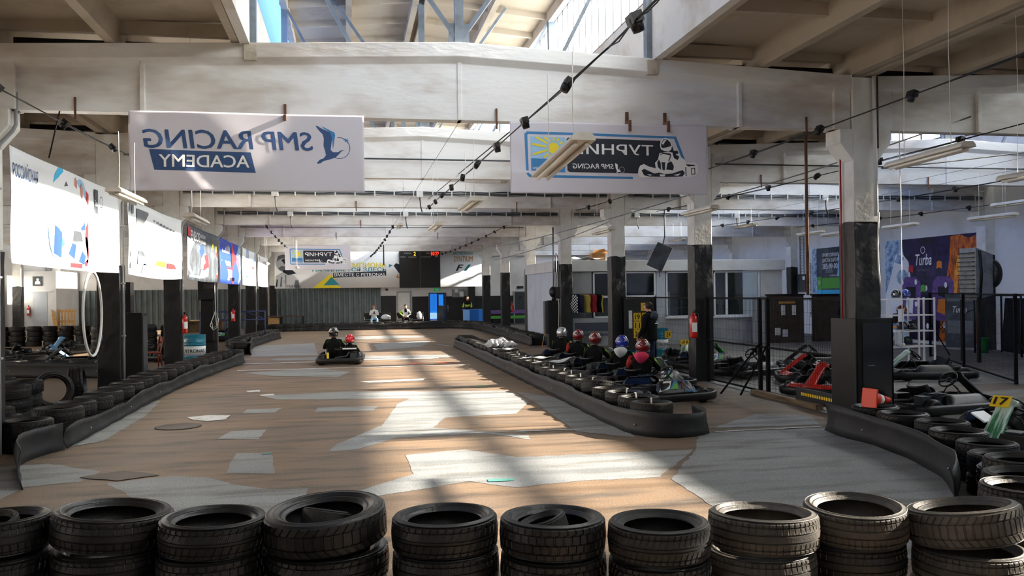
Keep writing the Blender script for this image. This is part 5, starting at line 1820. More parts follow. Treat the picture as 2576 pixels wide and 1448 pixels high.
# ---------------------------------------------------------------- office booth and its surroundings
ob = thing('office_booth', 'white and grey glazed office booth behind the right columns', 'booth', (7.18, 30, 0))
W_ = 8.72
b = MB()
b.box(-.06, W_ + .06, -.16, .1, 2.66, 3.06)
b.box(-.06, .1, -.16, 5, 2.66, 3.06)
b.build('frieze', 'panel_light', ob, bevel=.02)
b = MB()
b.box(0, W_, 0, 3.4, 2.98, 3.02)
b.build('roof', 'panel_light', ob)
b = MB()
b.box(-.02, .04, 0, 4.8, .02, 2.66)
b.build('side_wall', 'panel_blue_grey', ob)
b = MB()
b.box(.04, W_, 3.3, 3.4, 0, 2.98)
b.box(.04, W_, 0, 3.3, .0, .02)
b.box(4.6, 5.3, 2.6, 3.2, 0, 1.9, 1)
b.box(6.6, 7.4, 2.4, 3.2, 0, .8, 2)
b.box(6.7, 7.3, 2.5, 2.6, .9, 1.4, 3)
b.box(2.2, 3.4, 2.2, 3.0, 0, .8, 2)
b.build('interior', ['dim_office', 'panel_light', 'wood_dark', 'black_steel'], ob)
b = MB()
b.box(.0, .5, -.03, .03, 0, 2.66)
b.box(.16, .2, -.07, -.03, .7, 2.6)
b.build('corner_post', 'panel_light', ob, bevel=.006)
for nm, (x0, x1, z0, z1), m in (('grey_panel', (.5, 1.35, 1.78, 2.66), 'panel_grey'), ('lower_panel', (.5, W_, 0, 1.0), 'panel_grey'), ('grey_panel', (3.78, 4.12, 1.0, 2.66), 'panel_blue_grey'), ('white_panel', (7.85, W_, 1.7, 2.66), 'panel_light'), ('dark_panel', (.5, 1.35, 1.0, 1.78), 'ink_charcoal'), ('white_panel', (7.85, W_, 1.0, 1.7), 'panel_grey')):
    b = MB()
    b.box(x0, x1, -.02, .03, z0, z1)
    b.build(nm, m, ob)


def winframe(par, x0, x1, z0, z1, mull=(), trans=(), t=.055):
    b = MB()
    for a in (x0, x1 - t):
        b.box(a, a + t, -.04, .04, z0, z1)
    for a in (z0, z1 - t):
        b.box(x0, x1, -.04, .04, a, a + t)
    for m in mull:
        b.box(m - t * .7, m + t * .7, -.04, .04, z0, z1)
    for m in trans:
        b.box(x0, x1, -.04, .04, m - t * .7, m + t * .7)
    f = b.build('window_frame', 'pvc_white', par, bevel=.006)
    g = MB()
    g.add([(x0, 0, z0), (x1, 0, z0), (x1, 0, z1), (x0, 0, z1)], [(0, 1, 2, 3)])
    g.build('pane', 'office_glass', f)
    return f


winframe(ob, 1.4, 3.75, 1.0, 2.64, (2.6,), (1.75,))
winframe(ob, 4.15, 5.95, .98, 2.64)
winframe(ob, 6.0, 7.8, .98, 2.64, (6.5,))
b = MB()
b.box(4.1, 7.8, -.09, -.02, .93, .99)
b.build('window_sill', 'pvc_white', ob)
text(ob, '24', (1.0, .2, 1.001, .201), 'ink_black') if False else None
# things on the booth roof
b = MB()
b.box(-.3, .3, -.2, .2, 0, .25, 0)
b.box(.18, .3, -.205, -.2, 0, .25, 1)
b.add([(-.3, -.2, .25), (.3, -.2, .25), (.2, -.05, .42), (-.2, -.05, .38)], [(0, 1, 2, 3)], 0)
b.add([(.3, -.2, .25), (.3, .2, .25), (.42, .15, .4), (.42, -.15, .38)], [(0, 1, 2, 3)], 0)
tag(b.build('cardboard_box', ['cardboard', 'ink_white'], loc=(8.9, 30.3, 3.07)), 'open brown cardboard box on the booth roof', 'box')
b = MB()
b.grid(lambda u, v: ((u - .5) * 1.6, (v - .5) * .5, .07 + .06 * math.sin(u * 13) * math.cos(v * 5)), 18, 6)
tag(b.build('foam_sheet', 'cloth_white', loc=(8.2, 30.2, 3.07), solid=.02), 'rumpled white foam sheet along the booth roof edge', 'sheeting')
b = MB()
for k in range(5):
    b.box(-.7 + .05 * k, .7 - .08 * k, -.3, .2 - .04 * k, .03 * k, .03 * k + .025)
tag(b.build('board_stack', 'panel_grey', loc=(9.9, 30.6, 3.03)), 'flat stack of grey boards on the booth roof', 'boards')
# five marshal flags on a rail
b = MB()
b.tube([(7.4, 29.6, 1.86), (8.75, 29.6, 1.86)], .012, 8)
for x in (7.45, 8.7):
    b.tube([(x, 29.6, 1.86), (x, 29.98, 1.86)], .01, 6)
tag(b.build('flag_rail', 'black_steel'), 'thin black rail carrying the marshal flags on the booth', 'rail')
for k, (m, lb) in enumerate((('ink_white', 'black and white chequered flag on the booth rail'), ('flag_navy', 'dark navy flag on the booth rail'), ('flag_yellow', 'dull yellow flag on the booth rail'), ('flag_red', 'dark red flag on the booth rail'), ('black_cloth', 'black flag with a yellow edge on the booth rail'))):
    x = 7.62 + .23 * k
    b = MB()
    n = 10
    b.grid(lambda u, v: (u * .24 + .01 * math.sin(9 * v), -.16 * u + .02 * math.sin(v * 8 + k), -v * .62 - .04 * u), 6, 12)
    if k == 0:
        for i, p in enumerate(range(len(b.f))):
            b.mi[i] = (i % 6 + i // 6) % 2
    if k == 4:
        for i in range(len(b.f)):
            b.mi[i] = 1 if i % 6 == 5 else 0
    tag(b.build('marshal_flag', [m, 'black_cloth' if k == 0 else 'flag_yellow'], loc=(x, 29.6, 1.86), solid=.004), lb, 'flag', 'marshal flags on the booth rail')
b = MB()
b.box(-.7, .7, -.2, .2, .4, .47, 0)
b.box(-.7, .7, .14, .2, .55, .85, 0)
for x in (-.6, .6):
    b.box(x - .03, x + .03, -.18, .18, 0, .4, 1)
    b.box(x - .03, x + .03, .15, .19, .4, .85, 1)
tag(b.build('bench', ['cloth_grey', 'black_steel'], loc=(8.5, 29.4, 0)), 'grey padded bench in front of the booth under the flags', 'bench')
# black switch cabinet with a floodlight on it
sc_ = thing('switch_cabinet', 'tall black steel cabinet left of the booth with a lamp head on top', 'cabinet', (6.98, 29.35, 0))
MB().box(-.22, .18, -.15, .2, 0, 1.66).build('body', 'black_steel', sc_, bevel=.01)
MB().box(-.34, -.22, -.12, .18, .5, 1.64).build('side_box', 'dark_grey_metal', sc_, bevel=.008)
b = MB()
b.ball((0, 0, 1.95), (.17, .15, .2), 16, 10)
b.lathe([(.08, 1.66), (.07, 1.8)], 12)
b.box(.02, .2, -.16, .1, 1.72, 2.12)
b.build('lamp_head', 'black_plastic', sc_)
MB().tube([(.1, -.1, 2.1), (.14, -.16, 1.5), (.12, -.17, .8), (.15, -.16, .2)], .01, 6).build('cable', 'white_cable', sc_)
b = MB()
b.tube([(0, 0, 2.1), (0, 0, 4.2)], .03, 8)
b.tube([(.1, .0, 2.1), (.1, .0, 3.3)], .02, 8)
b.build('conduit', 'grey_metal', sc_)
MB().tube([(6.5, 29.25, 0), (6.72, 29.3, 1.0)], .012, 6).build('broom_handle', 'wood_pale')
tag(bpy.data.objects['broom_handle'], 'thin wooden stick leaning against the black switch cabinet', 'stick')

# screen hung at a tilt by column three
tv = thing('hanging_screen', 'dark flat screen hung at a tilt above the pit, seen from behind', 'screen', (9.0, 24.3, 2.95))
m = Matrix.Rotation(R(28), 4, 'Y') @ Matrix.Rotation(R(-25), 4, 'Z')
MB().box(-.24, .24, -.03, .03, -.38, .38, 0, m).build('panel', 'ink_charcoal', tv, bevel=.008)
b = MB()
b.box(-.12, .12, .03, .06, -.2, .2, 0, m)
b.box(-.02, .02, .05, .09, -.28, .28, 0, m)
b.build('wall_mount', 'black_steel', tv)
MB().tube([(.05, .05, .1), (.2, .1, .6), (.2, .1, 2.46)], .018, 8).build('hanger_rod', 'dark_grey_metal', tv)
MB().tube([(-.05, .1, -.1), (-.08, .08, -.3), (0, .05, -.42), (.02, .05, -.6)], .012, 6).build('cable', 'red_cloth', tv)
# number board
nb = thing('number_board', 'black board with yellow race number plates beside the standing man', 'board', (7.99, 23.3, 0))
b = MB()
b.box(-.42, .34, 0, .04, .3, 1.72)
for x in (-.38, .3):
    b.box(x - .02, x + .02, 0, .04, 0, .3)
    b.box(x - .02, x + .02, -.2, .2, 0, .03)
b.build('panel', 'black_board', nb)
for k, (s, x, z) in enumerate((('19', -.05, 1.22), ('11', -.05, .98), ('24', -.05, .74), ('2', .17, 1.5), ('1', .2, 1.22), ('7', .2, .98), ('3', .2, .74))):
    p = MB().box(x - .11, x + .11, -.012, 0, z - .115, z + .115).build('number_plate', 'yellow', nb)
    text(p, s, (x - .07 * len(s) / 2, z - .07, x + .07 * len(s) / 2, z + .07), 'ink_black', bold=.02, mtx=Matrix.Translation((0, -.012, 0)), name='number')
MB().box(-.3, -.2, -.012, 0, .9, 1.4).build('paper_list', 'ink_white', nb)


def drum(loc, label, rz=0):
    t = thing('oil_drum', label, 'drum', loc, rz)
    pr = lambda a, c, k: [(.285, a)] + sum([[(.285, a + (c - a) * f - .012), (.294, a + (c - a) * f), (.285, a + (c - a) * f + .012)] for f in k], []) + [(.285, c)]
    b = MB()
    b.lathe([(.27, 0)] + pr(.01, .3, (.15, .85)), 32, 0)
    b.lathe(pr(.3, .56, ()), 32, 1)
    b.lathe(pr(.56, .86, (.12, .25, .38)) + [(.29, .87), (.275, .87), (.27, .85), (0, .845)], 32, 0)
    b.build('shell', ['teal_drum', 'white_drum'], t)
    vs = MB()
    o = text(t, 'PETRONAS', (-.34, .38, .3, .47), 'ink_black', bold=.03)
    slice_bend(o.data, lambda u, v: 0, .04)
    for v in o.data.vertices:
        a = v.co.x / .29
        v.co = (math.sin(a) * .289, -math.cos(a) * .289, v.co.z)
    return t


drum((-4.3, 25.7, 0), 'teal and white oil drum behind the left tyre row', R(8))
d = drum((8.72, 23.75, 0), 'teal and white oil drum with a yellow 24 plate, right of the standing man', R(12))
p = MB().box(.02, .24, -.32, -.305, .6, .8).build('number_plate', 'yellow', d)
text(p, '24', (.06, .64, .2, .76), 'ink_black', bold=.02, mtx=Matrix.Translation((0, -.32, 0)), name='number')
drum((8.2, 24.35, 0), 'teal oil drum half hidden behind the standing man', R(-20))


def extinguisher(loc, rz, label, s=1.0):
    t = thing('fire_extinguisher', label, 'fire extinguisher', loc, rz, 'fire extinguishers')
    t.scale = (s, s, s)
    MB().lathe([(.06, 0), (.075, .015), (.078, .03), (.078, .36), (.07, .41), (.04, .445), (.025, .46), (.025, .49)], 20).build('cylinder', 'red_gloss', t)
    b = MB()
    b.box(-.015, .015, -.07, .03, .50, .52)
    b.box(-.015, .015, -.08, .03, .53, .545)
    b.cyl((0, 0, .48), (0, 0, .54), .02, 10)
    b.tube([(.02, 0, .5), (.09, -.02, .47), (.1, -.03, .3), (.09, -.05, .12)], .01, 6)
    b.build('valve', 'black_plastic', t)
    b = MB()
    b.grid(lambda u, v: (.0795 * math.sin((u - .5) * 1.4), -.0795 * math.cos((u - .5) * 1.4), .12 + .18 * v), 8, 1)
    b.build('label_sticker', 'ink_white', t)
    MB().box(-.05, .05, .06, .1, .1, .3).build('wall_bracket', 'black_steel', t)
    return t


extinguisher((7.2, 17.46, .93), 0, 'big red fire extinguisher on the second right column', 1.1)
extinguisher((-4.2, 23.62, 1.0), R(30), 'red fire extinguisher above the teal drum on the third left column')
extinguisher((-4.5, 35.48, .95), 0, 'red fire extinguisher on the fifth left column, before the blue frame')
extinguisher((-4.62, 53.76, 1.0), 0, 'red fire extinguisher on the white bay of the end wall')
extinguisher((-16.72, 49.87, 1.05), 0, 'red fire extinguisher on the white annex at the far left')
extinguisher((7.79, 41.7, 1.0), R(-60), 'red fire extinguisher on the far right column by the booth')

# ---------------------------------------------------------------- fences
def fence(name, a, c, label, posts, h=1.78, mid=.88):
    t = thing(name, label, 'fence', (a[0], a[1], 0), math.atan2(c[1] - a[1], c[0] - a[0]))
    L = math.dist(a, c)
    b = MB()
    for z in (h, mid, .06) if mid else (h, .06):
        b.box(0, L, -.016, .016, z - .016, z + .016)
    b.build('rail', 'mesh_black', t)
    b = MB()
    x = .05
    while x < L:
        b.box(x - .0015, x + .0015, -.0015, .0015, .06, h)
        x += .055
    z = .15
    while z < h:
        b.box(0, L, -.0018, .0018, z - .0018, z + .0018)
        z += .2 if z > .3 else .05
    b.build('wire_mesh', 'mesh_black', t)
    for p, leg in posts:
        q = MB().box(p - .03, p + .03, -.03, .03, 0, h + .02).build('post', 'mesh_black', t)
        if leg:
            b = MB()
            b.tube([(p, 0, .95), (p, leg, .03)], .018, 6)
            b.build('brace', 'mesh_black', q)
    return t


fence('mesh_fence', (7.52, 17.5), (7.52, 12.05), 'black wire mesh fence between the first two right columns', ((.05, 0), (2.45, -.8), (2.75, -.55), (5.3, 0)))
fence('mesh_fence', (7.55, 23.5), (7.55, 18.05), 'black wire mesh fence farther back, between the second and third right columns', ((.05, 0), (2.7, 0), (5.4, 0)), mid=None)
fence('mesh_fence', (16.1, 21.9), (12.95, 15.0), 'black wire mesh fence crossing the right hall before the fire poster', ((.05, .5), (3.6, 0), (7.5, .5)), mid=None)
b = MB()
b.box(-.07, .07, 0, 2.3, .0, .09)
tag(b.build('timber_beam', 'wood_grey', loc=(7.38, 12.75, 0), bevel=.01), 'weathered timber beam lying along the foot of the mesh fence', 'timber')
b = MB()
b.box(-.01, .01, 0, 1.25, 0, .2)
o = tag(b.build('warning_board', 'black_board', loc=(7.42, 12.3, .09)), 'black kick board with worn yellow lettering at the foot of the fence', 'board')
b = MB()
for k in range(14):
    b.box(-.014, -.01, .12 + .07 * k, .165 + .07 * k, .08, .13)
b.build('worn_lettering', 'yellow', o)

# steel cladding box round the nearest right column
cb = thing('column_cabinet', 'black steel cabinet boxed round the foot of the nearest right column', 'cabinet', (7.47, 11.72, 0))
b = MB()
b.box(-.3, -.27, -.34, .32, 0, 1.5)
b.box(-.3, .3, -.34, -.31, 0, 1.5)
b.box(.27, .3, -.34, .32, 0, 1.5)
b.box(-.3, .3, -.34, -.22, 1.49, 1.51)
b.box(-.31, -.29, -.35, -.3, 0, 1.5)
b.build('shell', 'black_steel', cb, bevel=.006)
MB().box(-.2, .26, -.355, -.34, .06, 1.44).build('door', 'black_gloss', cb, bevel=.004)
b = MB()
b.box(-.12, -.02, -.365, -.355, .82, .83)
b.build('door_handle', 'steel', cb)

# traffic cone lying on the tyres
t = thing('traffic_cone', 'orange traffic cone with a white band lying on the tyre by the column cabinet', 'traffic cone', (6.7, 10.32, .5), R(12))
m = Matrix.Rotation(R(97), 4, 'Y')
b = MB()
b.lathe([(.1, 0), (.075, .12)], 20, 0, m)
b.lathe([(.075, .12), (.06, .19)], 20, 1, m)
b.lathe([(.06, .19), (.028, .34), (.02, .35)], 20, 0, m)
b.build('body', ['orange_cone', 'ink_white'], t)
MB().box(-.13, .13, -.13, .13, -.025, 0, 0, m).build('base', 'orange_cone', t, bevel=.012)

# ---------------------------------------------------------------- right hall furniture
rk = thing('shelf_rack', 'white steel shelf rack of helmets behind the column cabinet', 'shelf', (12.85, 19.0, 0))
b = MB()
for x in (0, .82, 1.25):
    for y in (0, .4):
        b.box(x - .018, x + .018, y - .018, y + .018, 0, 1.7)
b.build('post', 'white_paint', rk)
for z in (.1, .5, .88, 1.27, 1.66):
    MB().box(0, 1.25, -.01, .41, z - .015, z + .015).build('shelf_board', 'white_paint', rk)
MB().box(.25, .4, -.02, -.012, 1.12, 1.42).build('paper_note', 'ink_white', rk)
for k, (x, z, m, lb) in enumerate(((.62, 1.675, 'blue_gloss', 'glossy blue helmet on the top shelf of the white rack'), (.35, 1.675, 'black_gloss', 'black helmet with white lining on the top shelf of the white rack'), (.5, 1.285, 'red_dark', 'dark red helmet on the second shelf of the white rack'), (.5, .895, 'navy', 'dark navy helmet on the middle shelf of the white rack'), (.75, .895, 'black_gloss', 'black helmet on the middle shelf of the white rack'), (.42, .515, 'navy', 'left of two navy helmets low in the white rack, beside a white cloth'), (.65, .515, 'navy', 'right of two navy helmets low in the white rack, with a green stripe'))):
    e = thing('stored_helmet', lb, 'helmet', (12.85 + x, 19.2, z + .115), R(160 + 20 * k), 'helmets on the white rack')
    helmet(e, (0, 0, 0), m, s=.85, stripe='ink_green' if k == 6 else 'ink_white')
b = MB()
b.grid(lambda u, v: ((u - .5) * .24, .06 * math.sin(u * 8), -.34 * v + .03 * math.sin(u * 6)), 8, 8)
tag(b.build('cloth', 'cloth_white', loc=(13.12, 18.98, .86), solid=.01), 'white cloth hanging from the white rack', 'cloth')
ht = thing('unit_heater', 'grey box fan heater with louvres and a black motor on the right', 'heater', (16.05, 20.0, 2.28))
b = MB()
vs = [(-.22, -.3, -.68), (-.22, .3, -.68), (-.22, .3, .68), (-.22, -.3, .68), (.32, -.26, -.55), (.32, .26, -.55), (.32, .26, .5), (.32, -.26, .5)]
b.add(vs, [(0, 1, 2, 3), (7, 6, 5, 4), (0, 4, 5, 1), (1, 5, 6, 2), (2, 6, 7, 3), (3, 7, 4, 0)])
b.build('housing', 'grey_metal', ht, bevel=.01)
b = MB()
for k in range(11):
    b.box(-.3, -.21, -.28, .28, -.62 + .115 * k, -.595 + .115 * k, 0, None)
b.build('louvre', 'dark_grey_metal', ht)
MB().lathe([(.0, .32), (.36, .32), (.38, .35), (.38, .5), (.33, .54), (.0, .54)], 28, 0, Matrix.Rotation(R(90), 4, 'Y')).build('fan_shroud', 'black_plastic', ht)
MB().lathe([(.09, .52), (.09, .66), (0, .68)], 16, 0, Matrix.Rotation(R(90), 4, 'Y')).build('motor', 'black_steel', ht)
b = MB()
for y in (-.3, .3):
    b.box(-.2, -.12, y - .03, y + .03, -2.28, -.6)
    b.tube([(-.1, y, -.65), (-.05, y, .0), (-.1, y, .6)], .035, 10)
b.build('stand', 'black_steel', ht)
MB().tube([(.6, .1, -.35), (.5, .1, -.7), (.1, .1, -.9), (-.2, .1, -1.0)], .014, 6).build('cable', 'black_cable', ht)
for (x, y, w_, h, lb) in ((15.68, 29.2, 1.3, 1.72, 'tall black display cabinet with two pale leaflets under the kart school poster'), (17.5, 29.4, 1.1, 1.7, 'black display cabinet half hidden behind the nearest right column')):
    t = thing('display_cabinet', lb, 'cabinet', (x, y, 0))
    MB().box(-w_ / 2, w_ / 2, 0, .35, 0, h).build('body', 'spot_brown', t, bevel=.01)
    MB().box(-w_ / 2 - .04, w_ / 2 + .04, -.03, .38, h, h + .05).build('top', 'black_steel', t)
    b = MB()
    if w_ > 1.2:
        for px, pz, pw, ph in ((-.25, 1.0, .16, .36), (.18, 1.0, .16, .36), (-.5, .28, .22, .26), (-.2, .22, .2, .26)):
            MB().box(px, px + pw, -.006, 0, pz, pz + ph).build('leaflet', 'panel_light', t)
        MB().box(-.35, .3, -.008, 0, 1.42, 1.5).build('gold_heading', 'ink_gold', t)
t = MB()
t.box(-.22, .22, 0, .3, 0, 1.68)
tag(t.build('grey_locker', 'panel_grey', loc=(14.72, 29.3, 0), bevel=.008), 'narrow grey locker left of the black display cabinet', 'locker')
b = MB()
b.box(-.08, 0, -.35, .35, 1.82, 2.6)
o = tag(b.build('electric_box', 'dark_grey_metal', loc=(19.6, 35.1, 0), bevel=.01), 'dark grey electric box on the right wall left of the kart school poster', 'electric box')
MB().box(-.085, -.08, -.3, -.12, 2.35, 2.5).build('paper_label', 'ink_white', o)
b = MB()
for y in (-.16, .16):
    b.box(-.05, -.01, y - .015, y + .015, 0, 1.8)
for k in range(12):
    b.box(-.045, -.02, -.16, .16, .1 + .14 * k, .12 + .14 * k)
tag(b.build('cable_ladder', 'grey_metal', loc=(19.6, 35.1, 2.6)), 'vertical cable ladder on the right wall above the electric box', 'cable ladder')
t = thing('coat_stand', 'dark jackets bunched on a stand beside the column cabinet', 'coat stand', (15.9, 25.6, 0))
MB().tube([(0, 0, 0), (0, 0, 1.7)], .02, 8).build('pole', 'black_steel', t)
b = MB()
b.ball((0, 0, 1.15), (.36, .22, .52), 20, 14, f=lambda p, d: (p[0] * (1 + .12 * math.sin(9 * d[2] + 3 * d[1])), p[1] * (1 + .15 * math.sin(7 * d[0])), p[2]))
b.build('jacket', 'black_cloth', t)
b = MB()
b.lathe([(.13, 0), (.17, .44), (.18, .45), (.16, .45), (.125, .02)], 22)
tag(b.build('waste_bin', 'bin_green', loc=(18.3, 22.5, 0)), 'green plastic waste bin at the right wall', 'bin')
t = thing('roll_up_display', 'grey printed roll-up display standing right of the heater', 'display', (18.7, 24.0, 0), R(-50))
MB().box(-.42, .42, 0, .02, .06, 1.75).build('sheet', 'ink_charcoal', t)
MB().box(-.44, .44, -.1, .1, 0, .06).build('base', 'grey_metal', t)
text(t, 'Turba', (-.2, 1.15, .2, 1.35), 'ink_white', shear=.25)
art(t, 'print', ['ink_grey'], [(0, rect(-.36, .5, .36, .9), 0), (0, rect(-.36, 1.5, .36, 1.6), 0)])
t = thing('black_cage', 'tall black tube cage with a sloping black screen at the right border', 'cage', (19.0, 22.0, 0))
b = MB()
for y in (-1.2, .6):
    b.tube([(0, y, 0), (0, y, 1.7), (-.9, y, 1.7), (-.9, y, 0)], .03, 8)
b.tube([(0, -1.2, 1.7), (0, .6, 1.7)], .03, 8)
b.tube([(-.9, -1.2, 1.7), (-.9, .6, 1.7)], .03, 8)
b.build('tube_frame', 'black_steel', t)
b = MB()
b.add([(-.6, -.9, .05), (-.1, .5, .05), (.05, .5, 1.6), (-.05, -.9, 1.6)], [(0, 1, 2, 3)])
b.build('screen', 'black_cloth', t, solid=.02)
b = MB()
b.tube([(0, 0, .62), (0, 0, .03)], .02, 8)
for a in range(5):
    c, s = math.cos(a * 1.2566), math.sin(a * 1.2566)
    b.tube([(0, 0, .08), (.26 * c, .26 * s, .03)], .014, 6)
t = thing('office_chair', 'small black stool with an orange seat edge before the fire poster', 'chair', (17.6, 25.3, 0))
b.build('base', 'steel', t)
MB().cbox((0, 0, .66), (.42, .42, .08)).build('seat', 'ink_orange', t, bevel=.03)
MB().cbox((0, .2, .95), (.4, .05, .32)).build('backrest', 'black_plastic', t, bevel=.03)

# ---------------------------------------------------------------- left side furniture
t = thing('louvred_cabinet', 'dark floor cabinet with a louvred box on top behind the second left column', 'cabinet', (-4.52, 19.1, 0))
MB().box(-.3, .28, 0, .5, 0, 1.62).build('body', 'black_steel', t, bevel=.008)
MB().box(.26, .29, .05, .45, .1, 1.55).build('door', 'dark_grey_metal', t)
MB().box(-.26, .06, 0, .3, 1.63, 2.26).build('upper_box', 'black_steel', t, bevel=.006)
b = MB()
for z in (2.1, 2.14, 2.18, 1.7, 1.74, 1.78):
    for x in (-.17, -.06):
        b.box(x - .035, x + .035, -.01, 0, z, z + .012)
b.build('louvre_slots', 'grey_metal', t)
t = thing('wall_machine', 'black box with a coiled white cable on the front of the fourth left column', 'machine', (-4.53, 29.52, 0))
MB().box(-.27, .25, -.26, .02, 1.83, 2.48).build('upper_box', 'black_plastic', t, bevel=.012)
MB().box(-.2, .2, -.2, .02, .5, 1.83).build('body', 'black_steel', t, bevel=.02)
b = MB()
b.box(-.1, .2, -.27, -.26, 2.2, 2.36)
b.build('window_slot', 'dark_grey_metal', t)
b = MB()
b.tube([(.24, -.2, 2.3), (.27, -.22, 1.5), (.2, -.24, 1.3), (.1, -.25, 1.0), (.2, -.25, .85), (.32, -.25, .95), (.36, -.25, 1.2), (.28, -.24, 1.45), (.15, -.25, 1.15), (.18, -.25, .9), (.3, -.25, 1.0), (.27, -.24, 1.4)], .013, 6)
b.build('coiled_cable', 'white_cable', t)
b = MB()
b.tube([(0, .53 * math.cos(i * math.pi / 20), .70 * math.sin(i * math.pi / 20)) for i in range(40)], .021, 8, closed=True)
o = tag(b.build('hose_ring', 'hose_white', loc=(-4.2, 15.45, 1.68)), 'big oval ring of white hose hanging under the nearest sponsor banner', 'hose')
MB().tube([(0, .47, -.38), (0, .43, -.46), (0, .38, -.51)], .032, 8).build('hose_joint', 'blue_steel', o)
ch = thing('wooden_chair', 'red-brown wooden chair between the left columns', 'chair', (-5.3, 25.0, 0), R(115))
MB().cbox((0, 0, .44), (.4, .4, .035)).build('seat', 'wood_chair', ch, bevel=.01)
for x in (-.17, .17):
    MB().tube([(x, .17, .43), (x * 1.1, .2, 0)], [.02, .016], 8).build('leg', 'wood_chair', ch)
    MB().tube([(x * 1.1, -.22, 0), (x, -.18, .45), (x, -.24, .86)], .018, 8).build('leg', 'wood_chair', ch)
b = MB()
b.grid(lambda u, v: ((u - .5) * .36, -.235 - .02 * math.sin(u * 3.14) - .02 * v, .68 + .18 * v), 8, 3)
b.build('backrest', 'wood_chair', ch, solid=.02)
MB().tube([(-.17, .17, .2), (.17, .17, .2)], .01, 6).build('stretcher', 'wood_chair', ch)
pl = thing('wooden_pallet', 'wooden pallet stood on edge at the far left by the annex', 'pallet', (-14.95, 50.1, 0), R(0))
for k in range(6):
    MB().box(-.4 + .155 * k, -.3 + .155 * k, -.02, 0, .0, 1.35).build('slat', 'wood_pale', pl)
for z in (.1, .65, 1.2):
    MB().box(-.4, .475, 0, .1, z, z + .1).build('cross_block', 'wood_pale', pl)
for k in range(4):
    b = MB()
    b.tube([(-15.36 + .05 * k, 49.6, 0), (-15.62 + .06 * k, 49.93, 1.35 - .05 * k)], .03, 4, smooth=False)
    tag(b.build('plank', 'wood_pale'), '%s pale plank leaning between annex and pallet, counted from the left' % ORD[k], 'plank', 'planks by the pallet')
t = thing('work_table', 'dark table before the corrugated end wall', 'table', (-3.8, 50.6, 0))
MB().box(-1.3, 1.3, -.3, .3, .74, .8).build('top', 'wood_dark', t)
for x in (-1.2, 0, 1.2):
    MB().box(x - .04, x + .04, -.25, .25, 0, .74).build('leg', 'black_steel', t)
MB().box(-1.1, -.1, -.2, .2, .2, .7).build('panel', 'wood_pale', t)
t = thing('work_table', 'pale low bench behind the stacks between the third and fourth left columns', 'table', (-7.0, 44, 0))
MB().box(-1.2, 1.0, -.3, .3, .74, .8).build('top', 'wood_grey', t)
for x in (-1.1, .9):
    MB().box(x - .04, x + .04, -.25, .25, 0, .74).build('leg', 'wood_dark', t)
MB().box(-1.0, .8, .1, .14, .2, .74).build('panel', 'wood_grey', t)
t = thing('blue_railing', 'dark blue tube frame round the far left kart', 'frame', (-4.9, 37.7, 0))
b = MB()
for z in (.95, 1.3):
    b.tube([(-1.2, 0, z), (1.4, 0, z)], .025, 8)
for x in (-1.2, -.2, .6, 1.4):
    b.tube([(x, 0, 0), (x, 0, 1.32)], .025, 8)
b.tube([(-1.2, 0, 1.3), (-.2, 0, .95)], .018, 8)
b.tube([(.6, 0, 1.3), (1.4, 0, .95)], .018, 8)
b.build('tubes', 'blue_steel', t)

# ---------------------------------------------------------------- far end: benches, counter
for x, lb in ((1.58, 'black bench at the end wall with the woman on it'), (3.48, 'black bench at the end wall with the man on it')):
    t = thing('bench', lb, 'bench', (x, 51.0, 0), 0, 'black benches at the end wall')
    MB().box(-.78, .78, -.25, .25, .4, .46).build('seat', 'black_plastic', t, bevel=.02)
    MB().box(-.78, .78, .2, .26, .5, .86).build('backrest', 'black_plastic', t, bevel=.02)
    for s in (-.74, .74):
        MB().tube([(s, -.2, 0), (s, -.2, .62), (s, .23, .62), (s, .23, 0)], .022, 8).build('leg', 'steel', t)
t = thing('reception_counter', 'faceted bright blue counter at the far right of the track end', 'counter', (7.05, 49.5, 0))
MB().add([(-.65, 0, 0), (-.3, -.25, 0), (-.3, -.25, 1.0), (-.65, 0, 1.0)], [(0, 1, 2, 3)]).build('panel', 'counter_blue_pale', t)
MB().add([(-.3, -.25, 0), (.22, -.25, 0), (.22, -.25, 1.0), (-.3, -.25, 1.0)], [(0, 1, 2, 3)]).build('panel', 'counter_blue_dark', t)
MB().add([(.22, -.25, 0), (.68, -.1, 0), (.68, -.1, 1.0), (.22, -.25, 1.0)], [(0, 1, 2, 3)]).build('panel', 'counter_blue', t)
MB().add([(-.65, 0, 1), (-.3, -.25, 1), (.22, -.25, 1), (.68, -.1, 1), (.68, .3, 1), (-.65, .3, 1)], [(0, 1, 2, 3, 4, 5)]).build('top', 'counter_blue', t, solid=.03)
t = thing('striped_bench', 'bench with a purple back and green seat behind the far right columns', 'bench', (9.7, 52.6, 0))
MB().box(-1.25, 1.25, .16, .22, .66, .88).build('backrest', 'ink_violet', t)
MB().box(-1.25, 1.25, -.25, .2, .36, .52).build('seat', 'ink_green', t)
for s in (-1.1, 1.1):
    MB().box(s - .04, s + .04, -.2, .2, 0, .4).build('leg', 'black_steel', t)
    MB().box(s - .03, s + .03, .17, .2, .4, .8).build('leg', 'black_steel', t)
b = MB()
b.ball((0, 0, .14), (.28, .2, .16), 16, 10, f=lambda p, d: (p[0] + .02 * math.sin(p[2] * 40), p[1], max(p[2], 0)))
tag(b.build('grey_bag', 'grey_bag', loc=(2.05, 50.95, .46)), 'grey bag on the bench beside the woman', 'bag')
b = MB()
b.ball((0, 0, .2), (.16, .14, .26), 16, 10, f=lambda p, d: (p[0] + .02 * math.sin(p[2] * 30), p[1], max(p[2], 0)))
tag(b.build('backpack', 'cloth_white', loc=(4.0, 50.95, .46)), 'pale rucksack on the bench right of the seated man', 'bag')
